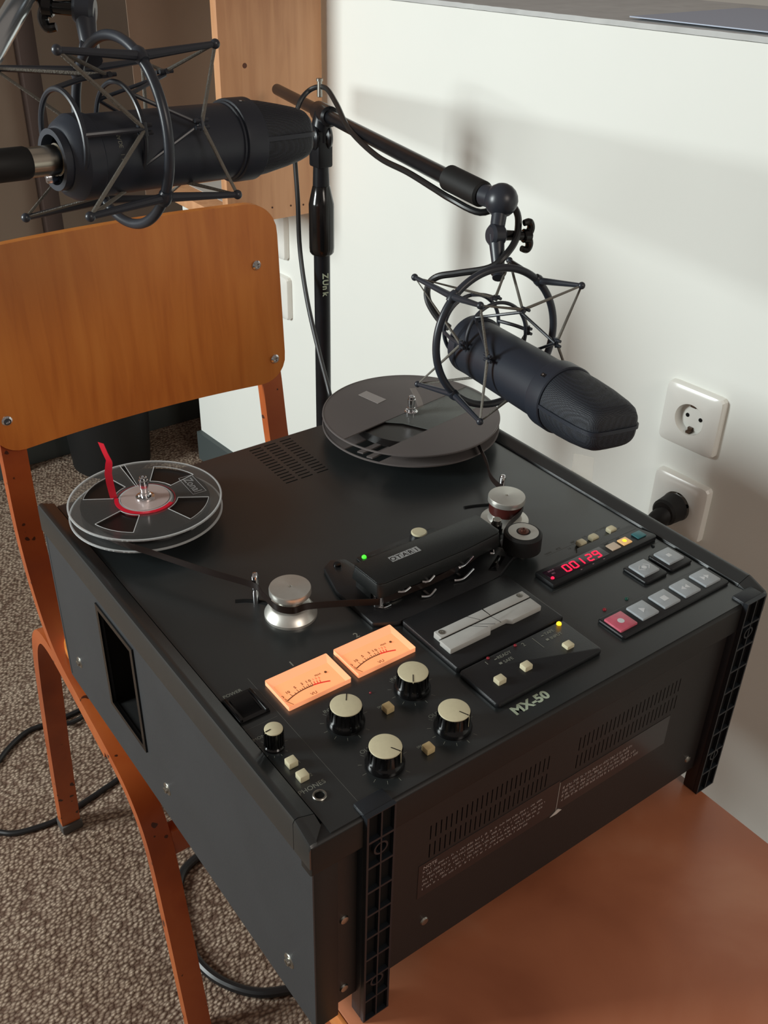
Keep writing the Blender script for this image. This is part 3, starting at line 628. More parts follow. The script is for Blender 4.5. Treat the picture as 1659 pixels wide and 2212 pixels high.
meter(0.0502, 0.1042); meter(0.1086, 0.1045)
lm = bpy.data.lights

# --- lettering on the panel
b = NB(); ZL = PZ + 0.00003
for s, x, y, sz in (('1', 0.0755, 0.1425, 0.0078), ('2', 0.1330, 0.1425, 0.0078)): text(b, s, (x, y, ZL), sz, depth=0.00004, bold=0.0001)
part('channel_numbers', b, INK, deck)
b = NB()
for s, x, y, sz in (('POWER', 0.0195, 0.1405, 0.0042), ('MONITOR', 0.0160, 0.0930, 0.0040), ('PHONES', 0.0165, 0.0365, 0.0052), ('1', 0.0305, 0.0600, 0.0034), ('2', 0.0305, 0.0462, 0.0040),
                    ('INPUT', 0.0690, 0.0885, 0.0042), ('INPUT', 0.1265, 0.0885, 0.0042), ('OUTPUT', 0.0680, 0.0430, 0.0046), ('OUTPUT', 0.1255, 0.0430, 0.0046), ('SRL', 0.1020, 0.0712, 0.0028), ('SRL', 0.1015, 0.0258, 0.0028)):
    b = NB(); text(b, s, (x, y, ZL), sz, depth=0.00004); part('panel_lettering', b, INK, deck)
b = NB(); text(b, 'MX-50', (0.1765, 0.0118, ZL), 0.0106, depth=0.00005, bold=0.00042, sx=1.12); part('model_badge', b, INKW, deck, 'pale green-white badge lettering')

# --- splicing block platform and the ready/safe module
b = NB(); prism(b, rrect(0.1700, 0.2765, 0.0668, 0.1350, 0.002, 3), PZ, -0.0005, bev=0.0015); sp = part('splicing_platform', b, PLAST, deck)
bx0, bx1, by0, by1, bz = 0.1750, 0.2665, 0.0820, 0.1045, 0.0052
outline = [(bx0 + 0.0012, by1), (bx1, by1), (bx1, by0), (bx0 + 0.0610, by0), (bx0 + 0.0610, by0 + 0.0030), (bx0 + 0.0440, by0 + 0.0030), (bx0 + 0.0440, by0), (bx0 + 0.0060, by0), (bx0, by0 + 0.0060)]
b = NB(); prism(b, [(bx0 + 0.002, by1), (bx1, by1), (bx1, by0 + 0.0135), (bx0 + 0.002, by0 + 0.0135)], -0.0005, bz, bev=0.0006)
prism(b, [(bx0, by0 + 0.0129), (bx1, by0 + 0.0129), (bx1, by0), (bx0 + 0.062, by0), (bx0 + 0.058, by0 + 0.0035), (bx0 + 0.042, by0 + 0.0035), (bx0 + 0.039, by0), (bx0, by0)], -0.0005, bz - 0.0008, bev=0.0008)
blk = part('splicing_block', b, SPLICE, deck)
b = NB()
def seg(bm, xa, ya, xb, yb, z, w=0.00035):
    a = math.atan2(yb - ya, xb - xa); L_ = math.hypot(xb - xa, yb - ya); box(bm, 0, L_, -w / 2, w / 2, z - 0.0002, z + 0.00006, mtx=Matrix.Translation((xa, ya, 0)) @ Matrix.Rotation(a, 4, 'Z'))
seg(b, bx0 + 0.0495, by1, bx0 + 0.0500, by0 + 0.0135, bz); seg(b, bx0 + 0.0340, by1, bx0 + 0.0400, by0 + 0.0135, bz); seg(b, bx0 + 0.0500, by0 + 0.0130, bx0 + 0.0520, by0 + 0.0030, bz - 0.0008); seg(b, bx0 + 0.0240, by0 + 0.0175, bx0 + 0.0400, by0 + 0.0045, bz - 0.0008); seg(b, bx0 + 0.0340, by0 + 0.0125, bx0 + 0.0470, by0 + 0.0040, bz - 0.0008)
seg(b, bx0, by0 + 0.0132, bx1, by0 + 0.0132, bz - 0.0008, 0.0006)
seg(b, bx0 + 0.0500, by1, bx0 + 0.0500, by0 + 0.0135, bz, 0.0006)
o = part('cutting_grooves', b, DARK, deck); o.parent = blk
for (x, y) in ((bx0 + 0.0065, by1 - 0.0040), (bx1 - 0.0060, by1 - 0.0035)):
    b = NB(); lathe(b, [(0.0026, bz), (0.0026, bz + 0.0003), (0.0012, bz + 0.0004), (0.0008, bz + 0.0001), (0, bz + 0.0001)], (x, y, 0), (0, 0, 1), 20); o = part('block_screw', b, STEEL, deck); o.parent = blk
b = NB(); prism(b, rrect(0.1690, 0.2735, 0.0228, 0.0655, 0.003, 4), PZ, -0.0010, bev=0.0018); md = part('ready_module', b, PLAST, deck)
for x in (0.1860, 0.2114, 0.2540): button(x, 0.0400, 0.0030 if x < 0.25 else 0.0018, 0.0074, 0.0066, CREAM)
ZM = -0.0009
b = NB()
for s, x, y, sz in (('1', 0.1900, 0.0615, 0.0050), ('2', 0.2265, 0.0615, 0.0052), ('READY', 0.2015, 0.0615, 0.0042), ('SAFE', 0.2025, 0.0555, 0.0042), ('TAPE', 0.2490, 0.0615, 0.0042), ('INPUT', 0.2495, 0.0555, 0.0042)): text(b, s, (x, y - 0.004 + 0.001, ZM), sz, depth=0.00004)
for x, y in ((0.1985, 0.0592), (0.2455, 0.0592)): box(b, x, x + 0.0024, y, y + 0.0008, ZM, ZM + 0.0001); box(b, x, x + 0.0024, y - 0.0060, y - 0.0040, ZM, ZM + 0.0001)
box(b, 0.2380, 0.2383, 0.0490, 0.0620, ZM, ZM + 0.0001); o = part('module_lettering', b, INK, deck); o.parent = md
def lamp(x, y, z, m, rr=0.0016, label=None):
    b = NB(); lathe(b, [(rr, z), (rr * 0.95, z + rr * 0.5), (rr * 0.6, z + rr * 0.9), (0, z + rr)], (x, y, 0), (0, 0, 1), 18, caps=False); part('indicator_lamp', b, m, deck, label)
lamp(0.1955, 0.0690 - 0.0055, ZM, LEDRO, 0.0013); lamp(0.2218, 0.0628, ZM, LEDRO, 0.0013); lamp(0.2668, 0.0625, ZM, LEDA, 0.0020, 'lit amber lamp')
lamp(0.3145, 0.0589, PZ, LEDRO); lamp(0.3398, 0.0586, PZ, LEDGO); lamp(0.4157, 0.0971, PZ, LEDK); lamp(0.1068, 0.0873, PZ, LEDRO, 0.0009)

# --- counter display
b = NB(); prism(b, [(0.2995, 0.1015), (0.4240, 0.1015), (0.4262, 0.1035), (0.4262, 0.1065), (0.4195, 0.1280), (0.3530, 0.1285), (0.3480, 0.1235), (0.2995, 0.1235)], PZ, -0.0012, bev=0.0012); dp = part('counter_housing', b, PLAST, deck)
b = NB(); box(b, 0.3035, 0.3700, 0.1060, 0.1190, -0.0014, -0.0008, 0.0002); dw = part('display_window', b, DISPW, deck, 'dark red counter window'); 
SEG = {'0': 'abcdef', '1': 'bc', '2': 'abged', '9': 'abcdfg'}
def digit(bm, ch, x, y, w, h, z):
    s = 0.14 * h; t_ = 0.0013
    def hb(yy): sh = (yy - y) * 0.14; box(bm, x + sh + t_ * 0.5, x + sh + w - t_ * 0.5, yy - t_ / 2, yy + t_ / 2, z, z + 0.0002)
    def vb(xx, ya): 
        for q in range(4): yy = ya + (h / 2) * q / 4; sh = (yy - y) * 0.14; box(bm, xx + sh - t_ / 2, xx + sh + t_ / 2, yy, yy + h / 8, z, z + 0.0002)
    for c_ in SEG[ch]:
        if c_ == 'a': hb(y + h)
        if c_ == 'g': hb(y + h / 2)
        if c_ == 'd': hb(y)
        if c_ == 'b': vb(x + w, y + h / 2)
        if c_ == 'c': vb(x + w, y)
        if c_ == 'f': vb(x, y + h / 2)
        if c_ == 'e': vb(x, y)
b = NB()
for ch, x in (('0', 0.3215), ('0', 0.3300), ('1', 0.3370), ('2', 0.3485), ('9', 0.3570)): digit(b, ch, x, 0.1078, 0.0052, 0.0082, -0.0008)
part('counter_digits', b, LEDR, deck, 'glowing red counter digits').parent = dw
lamp(0.3048, 0.1083, -0.0010, LEDR, 0.0015, 'lit red lamp')
b = NB(); text(b, 'HOUR', (0.3075, 0.1158, -0.00078), 0.0024, depth=0.00003); text(b, 'SEC', (0.3085, 0.1122, -0.00078), 0.0022, depth=0.00003)
for x in (0.3330, 0.3470, 0.3600): box(b, x, x + 0.0016, 0.1036, 0.1042, -0.0012, -0.00112)
part('display_print', b, mat('pink_print', (170, 120, 140), 0.6), deck).parent = dw
for x, m, nm in ((0.3802, BEIGE, None), (0.3943, AMBERB, 'beige button glowing amber'), (0.4124, TEAL, 'teal button')):
    b = NB(); box(b, x - 0.0053, x + 0.0053, 0.1072, 0.1160, -0.0012, 0.0002, 0.0006); o = part('timer_button', b, m, deck, nm)
    if m == AMBERB: b = NB(); lathe(b, [(0.0020, 0.0002), (0.0016, 0.0006), (0, 0.0007)], (x, 0.1118, 0), (0, 0, 1), 16, caps=False); part('button_lamp', b, LEDA, deck).parent = o
for x in (0.3645, 0.3795, 0.4020): button(x, 0.1338, -0.0010, 0.0082, 0.0072, CREAM, bev=0.0016)
b = NB()
for s, x, y, sz in (('HIGH', 0.3290, 0.1405, 0.0030), ('SIZE', 0.3420, 0.1405, 0.0030), ('7.5', 0.3510, 0.1350, 0.0028), ('REP', 0.3600, 0.1405, 0.0030), ('3.75', 0.3740, 0.1405, 0.0030), ('TAPE SPEED', 0.3890, 0.1410, 0.0030), ('HI', 0.4090, 0.1372, 0.0028), ('LO', 0.4100, 0.1332, 0.0028), ('RESET', 0.3760, 0.1178, 0.0022), ('RTZ', 0.3915, 0.1178, 0.0022)): text(b, s, (x, y, (-0.0011 if y < 0.12 else ZL)), sz, depth=0.00004)
box(b, 0.3280, 0.3880, 0.1390, 0.1392, PZ, PZ + 0.00006); box(b, 0.3735, 0.4190, 0.1203, 0.1205, -0.0012, -0.00115); box(b, 0.2960, 0.4330, 0.0990, 0.0992, PZ, PZ + 0.00006)
part('display_lettering', b, INKD, deck)

# --- transport keys
b = NB(); prism(b, rrect(0.2985, 0.4255, 0.0240, 0.0520, 0.0022, 3), PZ, -0.0030, bev=0.0012); part('transport_frame', b, PLAST, deck)
def tri(bm, x, y, s, z, dirx=1, diry=0):
    if diry: P = [(x - s, y - s * 0.8), (x + s, y - s * 0.8), (x, y + s * 0.8)]
    else: P = [(x - s * 0.7 * dirx, y - s), (x - s * 0.7 * dirx, y + s), (x + s * 0.8 * dirx, y)]
    prism(bm, P, z, z + 0.00012)
def key(x, y, m, sym, zt=-0.0012):
    b = NB(); box(b, x - 0.0094, x + 0.0094, y - 0.0090, y + 0.0090, PZ + 0.0005, zt, 0.0008); k_ = part('transport_key', b, m, deck)
    b = NB()
    if sym == 'rec': lathe(b, [(0.0028, zt), (0.0028, zt + 0.00012), (0, zt + 0.00012)], (x, y, 0), (0, 0, 1), 24)
    if sym == 'play': tri(b, x, y, 0.0030, zt, 1)
    if sym == 'stop': box(b, x - 0.0027, x + 0.0027, y - 0.0027, y + 0.0027, zt, zt + 0.00012)
    if sym == 'rew': tri(b, x - 0.0024, y, 0.0026, zt, -1); tri(b, x + 0.0020, y, 0.0026, zt, -1)
    if sym == 'ff': tri(b, x - 0.0020, y, 0.0026, zt, 1); tri(b, x + 0.0024, y, 0.0026, zt, 1)
    if sym == 'edit':
        lathe(b, [(0.0022, zt), (0.0022, zt + 0.00012), (0, zt + 0.00012)], (x, y, 0), (0, 0, 1), 24)
        for sx_ in (-1, 1):
            for sy_ in (-1, 1): seg(b, x + sx_ * 0.0062, y, x + sx_ * 0.0022, y + sy_ * 0.0034, zt + 0.00012, 0.0006)
    if sym == 'dot': box(b, x - 0.002, x + 0.002, y - 0.002, y + 0.002, zt, zt + 0.00012)
    o = part('key_symbol', b, GREYMARK, deck); o.parent = k_
for x, m, s in ((0.3100, REDBTN, 'rec'), (0.3350, GREYBTN, 'play'), (0.3607, GREYBTN, 'stop'), (0.3858, GREYBTN, 'rew'), (0.4110, GREYBTN, 'ff')): key(x, 0.0385, m, s)
for x, s in ((0.3798, 'edit'), (0.4110, 'dot')):
    b = NB(); prism(b, rrect(x - 0.0135, x + 0.0135, 0.0615, 0.0880, 0.0022, 3), PZ, -0.0030, bev=0.0012); part('key_frame', b, PLAST, deck)
    key(x, 0.0765, GREYBTN, s)

# --- warning label strips on the bottom cover
def ylab(x0, x1, z0, z1, m, lines, words):
    b = NB(); box(b, x0, x1, 0.00565, 0.0060, z0, z1); lb = part('warning_label', b, m, deck)
    b = NB(); rnd = random.Random(int(x0 * 1e4)); text(b, 'NOTE', (x0 + 0.004, 0.00555, z1 - 0.0062), 0.0046, (1, 0, 0), (0, 0, 1), depth=0.00003) if words else None
    for k in range(lines):
        z = z1 - 0.0098 - k * 0.0046; x = x0 + 0.004
        while x < x1 - (0.012 if words else 0.03) - rnd.random() * 0.02:
            w = rnd.choice((0.0022, 0.0034, 0.0048, 0.006)) if words else rnd.choice((0.0024, 0.0036, 0.0060))
            n = max(1, int(w / 0.0012))
            for q in range(n):
                xx = x + q * 0.0012; h = rnd.choice((0.0010, 0.0016, 0.0020)) if words else rnd.choice((0.0018, 0.0026))
                box(b, xx, xx + 0.0005, 0.0055, 0.00566, z, z + h)
                if rnd.random() < 0.7: box(b, xx, xx + 0.0009, 0.0055, 0.00566, z + h * rnd.random() * 0.8, z + h * rnd.random() * 0.2 + 0.0006 + h * 0.5)
            x += w + 0.0014
    o = part('label_print', b, mat('faded_print', (168, 154, 148), 0.6), deck); o.parent = lb
LBL = mat('brown_grey_label_film', (46, 40, 39), 0.28)
ylab(0.0915, 0.2280, -0.1330, -0.0975, LBL, 5, True); ylab(0.2285, 0.3555, -0.1325, -0.1000, LBL, 4, False)
b = NB(); prism(b, [(0.2220, -0.1345), (0.2300, -0.1300), (0.2345, -0.1335), (0.2290, -0.1350)], 0.0050, 0.0054, ax='y'); box(b, 0.2281, 0.2284, 0.0053, 0.0057, -0.1320, -0.1000); part('torn_label_edge', b, mat('white_scuff', (190, 184, 176), 0.5), deck)

# --- head block
b = NB(); prism(b, [(0.1500, 0.1450), (0.1660, 0.1360), (0.2200, 0.1300), (0.2700, 0.1355), (0.3010, 0.1500), (0.3010, 0.1640), (0.2900, 0.1900), (0.1860, 0.1960), (0.1810, 0.2270), (0.1700, 0.2330), (0.1590, 0.2270), (0.1500, 0.1950)], PZ, -0.0010, bev=0.0014); hb = part('head_base', b, PLAST, deck)
b = NB(); prism(b, [(0.2690, 0.1470), (0.2740, 0.1420), (0.2930, 0.1530), (0.2890, 0.1580)], -0.0010, -0.0002, bev=0.0002); part('base_recess', b, GLOSSB, deck).parent = hb
b = NB(); lathe(b, [(0.0034, -0.001), (0.0030, 0.0006), (0.0010, 0.0004), (0, 0.0004)], (0.1700, 0.2230, 0), (0, 0, 1), 20); part('base_screw', b, GLOSSB, deck).parent = hb
top = [(0.1640, 0.1560), (0.1680, 0.1545), (0.2500, 0.1545), (0.2870, 0.1575), (0.2900, 0.1600), (0.2900, 0.1870), (0.2880, 0.1890), (0.1635, 0.1880), (0.1615, 0.1860), (0.1625, 0.1580)]
low = [(x + (0.001 if x > 0.2 else -0.001), y - (0.0016 if y < 0.17 else -0.002)) for x, y in top]
b = NB(); prism(b, low, 0.0105, 0.0225, bev=0.0008, top_scale=top); prism(b, [(x, y) for x, y in top], 0.0224, 0.0240, bev=0.0010)
box(b, 0.166, 0.290, 0.170, 0.190, -0.001, 0.0110)
hc = part('head_cover', b, mat('satin_black_cover', (25, 27, 27), 0.4, bump=0.15, bscale=1800, spec=0.35), deck)
b = NB(); 
for k, ch in enumerate('OTARI'): text(b, ch, (0.18935 + k * 0.0058 + 0.0025, 0.1739, 0.02408), 0.0066, depth=0.00004, bold=0.00010, align='CENTER')
o = part('badge_letters', b, GLOSSB, deck); o.parent = hc
b = NB()
for k in range(5): box(b, 0.1892 + k * 0.0058, 0.1945 + k * 0.0058, 0.1728, 0.1798, 0.0239, 0.02406)
o = part('badge', b, mat('silver_badge', (150, 152, 152), 0.45), deck, 'silver block-letter badge'); o.parent = hc
for (x0, x1, zz, nm) in ((0.1760, 0.1890, 0.010, 'tape_head'), (0.2010, 0.2150, 0.010, 'tape_head'), (0.2300, 0.2460, 0.010, 'tape_head')):
    b = NB(); box(b, x0, x1, 0.1560, 0.1700, -0.001, 0.0105, 0.003); part(nm, b, STEEL if x0 < 0.2 else PLAST, deck)
for (x, z) in ((0.1650, 0.0115),):
    b = NB(); cyl(b, (0.1665, 0.1600, -0.001), (0.1665, 0.1600, 0.0105), 0.0044, n=28, bev=0.0006); part('tape_guide', b, CHROME, deck)
for (p0, p1, p2) in (((0.1800, 0.1535, 0.0105), (0.1850, 0.1515, 0.0100), (0.1915, 0.1525, 0.0108)), ((0.2030, 0.1520, 0.0115), (0.2080, 0.1500, 0.0112), (0.2150, 0.1520, 0.0125)), ((0.2380, 0.1500, 0.0125), (0.2440, 0.1495, 0.0125), (0.2570, 0.1540, 0.0135)), ((0.1640, 0.1575, 0.0005), (0.1680, 0.1545, 0.0), (0.1740, 0.1540, 0.0005)), ((0.1990, 0.1475, 0.0015), (0.2060, 0.1455, 0.0005), (0.2140, 0.1480, 0.0020)), ((0.2340, 0.1490, 0.0015), (0.2420, 0.1470, 0.0015), (0.2550, 0.1500, 0.0040)), ((0.2760, 0.1540, 0.0090), (0.2790, 0.1530, 0.0085), (0.2805, 0.1550, 0.0100))):
    b = NB(); tube(b, [p0, p1, p2], 0.0009, 8); box(b, p1[0] - 0.001, p1[0] + 0.001, p1[1], p1[1] + 0.008, p1[2] - 0.0008, p1[2] + 0.0006); part('tape_lifter', b, CHROME, deck)
# tape speed selector behind the head cover
b = NB(); prism(b, rrect(0.1915, 0.2750, 0.1905, 0.2275, 0.002, 3), PZ, -0.0044, bev=0.0008); part('selector_plate', b, PLAST, deck)
b = NB(); lathe(b, [(0.0078, PZ), (0.0080, -0.001), (0.0070, 0.001), (0.0070, 0.0028)], (0.2520, 0.2185, 0), (0, 0, 1), 32); sk = part('selector_knob', b, PLAST, deck)
b = NB(); lathe(b, [(0.0070, 0.0028), (0.0070, 0.0036), (0.0062, 0.0042), (0, 0.0043)], (0.2520, 0.2185, 0), (0, 0, 1), 32); part('knob_cap', b, CREAM, deck).parent = sk
b = NB()
for x, s in ((0.2020, 'SYNC'), (0.2150, 'REPRO'), (0.2300, 'CUE')): text(b, s, (x, 0.2210, -0.0043), 0.0030, depth=0.00003)
part('selector_lettering', b, INKD, deck)
lamp(0.1975, 0.2235, -0.0044, LEDG, 0.0020, 'lit green lamp')

# --- rollers and guides
def impedance(x, y, base_r, top_r, flange=True, cup=ALU, wound=None):
    b = NB()
    if flange: lathe(b, [(base_r, PZ), (base_r, PZ + 0.0022), (base_r * 0.78, 0.0035), (base_r * 0.72, 0.0042), (top_r * 0.62, 0.0060), (top_r * 0.62, 0.0140)], (x, y, 0), (0, 0, 1), 64)
    else: lathe(b, [(base_r, PZ), (base_r, PZ + 0.0016), (base_r * 0.72, PZ + 0.0030), (top_r * 0.85, PZ + 0.0060), (top_r * 0.85, 0.0140)], (x, y, 0), (0, 0, 1), 64)
    ro = part('tape_roller', b, ALU, deck)
    b = NB(); lathe(b, [(top_r * 0.80, 0.0138), (top_r, 0.0148), (top_r, 0.0190), (top_r * 0.975, 0.0200), (0.0016, 0.0206), (0.0014, 0.0196), (0, 0.0196)], (x, y, 0), (0, 0, 1), 64, caps=False); o = part('roller_cap', b, ALU, deck); o.parent = ro
    return ro
impedance(0.1080, 0.1955, 0.0206, 0.0163, True)
ro = impedance(0.3365, 0.2015, 0.0215, 0.0166, False)
b = NB(); lathe(b, [(0.0148, 0.0040), (0.0150, 0.0050), (0.0150, 0.0140), (0.0140, 0.0145)], (0.3365, 0.2015, 0), (0, 0, 1), 48, caps=False); part('wrapped_tape', b, mat('reddish_tape', (70, 30, 26), 0.3), deck).parent = ro
for (x, y) in ((0.0934, 0.2237), (0.3556, 0.2280)):
    b = NB(); lathe(b, [(0.0026, PZ), (0.0026, 0.004), (0.0021, 0.0055), (0.0021, 0.0065), (0.0029, 0.0075), (0.0029, 0.0195), (0.0020, 0.0215), (0, 0.0222)], (x, y, 0), (0, 0, 1), 24); part('tension_pin', b, CHROME, deck)
for pts in (((0.0800, 0.2335), (0.0880, 0.2290), (0.0960, 0.2215), (0.1010, 0.2130)), ((0.3200, 0.2379), (0.3290, 0.2350), (0.3400, 0.2300), (0.3500, 0.2250))):
    b = NB(); tube(b, [(x, y, PZ - 0.0010) for x, y in pts], 0.0024, 10); part('arm_slot', b, DARK, deck)
b = NB(); lathe(b, [(0.0118, 0.0), (0.0140, 0.0002), (0.0163, 0.0016), (0.0163, 0.0160), (0.0145, 0.0176), (0.0128, 0.0178)], (0.3115, 0.1530, 0), (0, 0, 1), 56); pr = part('pinch_roller', b, RUBBER, deck)
b = NB(); lathe(b, [(0.0129, 0.0172), (0.0129, 0.0180), (0.0060, 0.0180), (0.0058, 0.0172), (0.0040, 0.0172)], (0.3115, 0.1530, 0), (0, 0, 1), 48); part('roller_hub', b, ALU, deck).parent = pr
b = NB(); lathe(b, [(0.0046, 0.0170), (0.0046, 0.0186), (0.0024, 0.0188), (0.0024, 0.0206), (0.0010, 0.0208), (0.0008, 0.0190), (0, 0.019)], (0.3115, 0.1530, 0), (0, 0, 1), 24); part('hub_screw', b, mat('copper_washer', (110, 76, 66), 0.35, metal=0.7), deck).parent = pr
b = NB(); cyl(b, (0.3115, 0.1530, PZ), (0.3115, 0.1530, 0.001), 0.004, n=20); part('roller_shaft', b, STEEL, deck)
b = NB(); box(b, 0.300, 0.318, 0.150, 0.176, PZ, -0.0022, 0.001); part('pinch_arm', b, PLAST, deck)
b = NB(); cyl(b, (0.3025, 0.1765, PZ), (0.3025, 0.1765, 0.0212), 0.0037, n=28, bev=0.0004); part('capstan', b, STEEL, deck)
b = NB(); cyl(b, (0.3025, 0.1765, PZ), (0.3025, 0.1765, 0.0165), 0.0048, n=28); part('capstan_sleeve', b, GLOSSB, deck)

# ================================================================ TAPE AND REELS
r1 = (0.0721, 0.3756); r2 = (0.3644, 0.3773)
# supply reel, clear
R = 0.0658; z_t, z_b = 0.0200, 0.0088
reel = root('tape_reel', 'small clear plastic reel with a red leader tail at the deck corner near the chair', 'tape reel', (r1[0], r1[1], PZ))
win = [(104, 149, 0.0275, 0.0530), (14, 57, 0.0285, 0.0545), (-72, -32, 0.0280, 0.0545), (-164, -125, 0.0273, 0.0540)]
slot = [(82.2, 86.0, 0.0226, 0.0658)]
for z, zz in ((z_t, 'top'), (z_b, 'bottom')):
    b = NB(); polar(b, r1, 0.0226, R - 0.0007, z - 0.0011, z, [(a, c, p, q) for a, c, p, q in win] + slot); fl = part('flange', b, CLEAR, reel)
    b = NB(); lathe(b, [(R - 0.0007, z - 0.0014), (R, z - 0.0012), (R, z + 0.0001), (R - 0.0007, z + 0.0003), (R - 0.0016, z + 0.0001), (R - 0.0016, z - 0.0012)], (r1[0], r1[1], 0), (0, 0, 1), 96, caps=False); b2 = NB()
    bmesh.ops.translate(b, verts=b.verts, vec=(0, 0, 0)); e = part('rim_edge', b, CLEARE, reel); e.parent = fl  # whiter than the flange, painting in light on the rim
    for (a0, a1, ra, rb) in win:
        b = NB()
        for a in (a0, a1):
            aa = math.radians(a); seg(b, r1[0] + ra * math.cos(aa), r1[1] + ra * math.sin(aa), r1[0] + rb * math.cos(aa), r1[1] + rb * math.sin(aa), z + 0.0002, 0.0007)
        tube(b, [(r1[0] + ra * math.cos(math.radians(a0 + (a1 - a0) * k / 8)), r1[1] + ra * math.sin(math.radians(a0 + (a1 - a0) * k / 8)), z) for k in range(9)], 0.0003, 6, smooth=False)
        tube(b, [(r1[0] + rb * math.cos(math.radians(a0 + (a1 - a0) * k / 8)), r1[1] + rb * math.sin(math.radians(a0 + (a1 - a0) * k / 8)), z) for k in range(9)], 0.00025, 6, smooth=False)
        part('window_edge', b, CLEARE, reel).parent = fl
    b = NB()
    for a in (82.2, 86.0):
        aa = math.radians(a); seg(b, r1[0] + 0.0226 * math.cos(aa), r1[1] + 0.0226 * math.sin(aa), r1[0] + 0.0645 * math.cos(aa), r1[1] + 0.0645 * math.sin(aa), z + 0.0002, 0.0005)
    e = part('slot_edge', b, CLEARE, reel); e.parent = fl
b = NB(); lathe(b, [(0.0226, z_b - 0.001), (0.0240, z_b), (0.0240, z_t - 0.001), (0.0226, z_t + 0.0004), (0.0212, z_t + 0.0004), (0.0212, z_b - 0.001)], (r1[0], r1[1], 0), (0, 0, 1), 64, caps=False); part('hub', b, CLEARE, reel)
b = NB(); polar(b, r1, 0.0245, 0.0552, z_b + 0.0008, z_t - 0.0022); part('tape_pack', b, PACK, reel, 'black wound tape')
b = NB(); lathe(b, [(0.0248, 0.0095), (0.0258, 0.0095), (0.0258, 0.0192), (0.0248, 0.0192)], (r1[0], r1[1], 0), (0, 0, 1), 64, caps=False)
polar(b, r1, 0.0228, 0.0262, z_t + 0.0001, z_t + 0.0007, [(-52, 150, 0.0228, 0.0262)])
part('red_leader', b, RED, reel)
# emboss box with maker's name
b = NB(); ca = math.radians(-3); cx, cy = r1[0] + 0.0440 * math.cos(ca), r1[1] + 0.0440 * math.sin(ca)
MR = Matrix.Translation((cx, cy, 0)) @ Matrix.Rotation(math.radians(-93), 4, 'Z')
for (x0, x1, y0, y1) in ((-0.016, 0.016, 0.0060, 0.0064), (-0.016, 0.016, -0.0064, -0.0060), (-0.016, -0.0156, -0.006, 0.006), (0.0156, 0.016, -0.006, 0.006)): box(b, x0, x1, y0, y1, z_t, z_t + 0.0003, mtx=MR)
xd = MR.to_3x3() @ Vector((1, 0, 0)); yd = MR.to_3x3() @ Vector((0, 1, 0)); o_ = MR @ Vector((-0.0118, -0.0038, z_t + 0.0002)); text(b, 'Zonal', o_, 0.0110, xd, yd, depth=0.0001)
part('embossed_name', b, clear('embossing', (0.8, 0.8, 0.8), 0.35, (0.6, 0.6, 0.6), 1.5, 0.1), reel)
# spindle and hub clamp belong to the deck
def spindle(c, ztop, clamp_r, m=ALU):
    b = NB(); lathe(b, [(0.0140, PZ), (0.0140, z_b - 0.0024), (0.0210, z_b - 0.0022), (0.0210, z_b - 0.0012), (0.0040, z_b - 0.0012)], (c[0], c[1], 0), (0, 0, 1), 48, caps=False); part('reel_table', b, PLAST, deck)
    b = NB(); lathe(b, [(0.0040, z_b - 0.002), (0.0040, 0.0260), (0.0034, 0.0265), (0.0034, 0.0300), (0.0040, 0.0306), (0.0040, ztop - 0.0035), (0.0032, ztop - 0.003), (0.0032, ztop - 0.0006), (0.0024, ztop), (0.0018, ztop), (0.0016, ztop - 0.002), (0, ztop - 0.002)], (c[0], c[1], 0), (0, 0, 1), 28, caps=False)
    for k in range(3): a = math.radians(20 + 120 * k); box(b, 0.0036, 0.0062, -0.0008, 0.0008, z_b, 0.0235, 0.0003, mtx=Matrix.Translation((c[0], c[1], 0)) @ Matrix.Rotation(a, 4, 'Z'))
    part('spindle', b, CHROME, deck)
spindle(r1, 0.0415, 0.0); spindle(r2, 0.0385, 0.0)
b = NB(); polar(b, r1, 0.0052, 0.0208, z_t - 0.0006, z_t + 0.0008); hp = part('hub_plate', b, mat('pinkish_metal_hub', (206, 190, 186), 0.38, metal=0.5), reel, 'pinkish metal hub disc')
b = NB(); lathe(b, [(0.0082, z_t + 0.0008), (0.0080, z_t + 0.0022), (0.0058, z_t + 0.0026), (0.0050, z_t + 0.0012)], (r1[0], r1[1], 0), (0, 0, 1), 32, caps=False); part('hub_collar', b, CHROME, reel)
# red leader tail standing up
b = NB(); rows = []
for (x, y, z, ang, w) in ((0.0497, 0.3905, 0.0190, 0.5, 0.0028), (0.0494, 0.3912, 0.0230, 0.45, 0.0030), (0.0488, 0.3925, 0.0340, 0.35, 0.0031), (0.0490, 0.3940, 0.0430, 0.25, 0.0031), (0.0515, 0.3960, 0.0510, 0.15, 0.0030), (0.0520, 0.3960, 0.0540, -0.2, 0.0026), (0.0500, 0.3975, 0.0620, -0.45, 0.0030), (0.0482, 0.3990, 0.0710, -0.5, 0.0031)):
    d = Vector((math.cos(ang - 0.62), math.sin(ang - 0.62), 0)) * w; nn = Vector((-d.y, d.x, 0)).normalized() * 0.0002
    p = Vector((x, y, z)); rows.append([b.verts.new(p - d - nn), b.verts.new(p + d - nn), b.verts.new(p + d + nn), b.verts.new(p - d + nn)])
for A, B in zip(rows, rows[1:]):
    for q in range(4): b.faces.new((A[q], A[(q + 1) % 4], B[(q + 1) % 4], B[q]))
b.faces.new(rows[0]); b.faces.new(rows[-1]); part('leader_tail', b, RED, reel, 'red leader end standing upright')

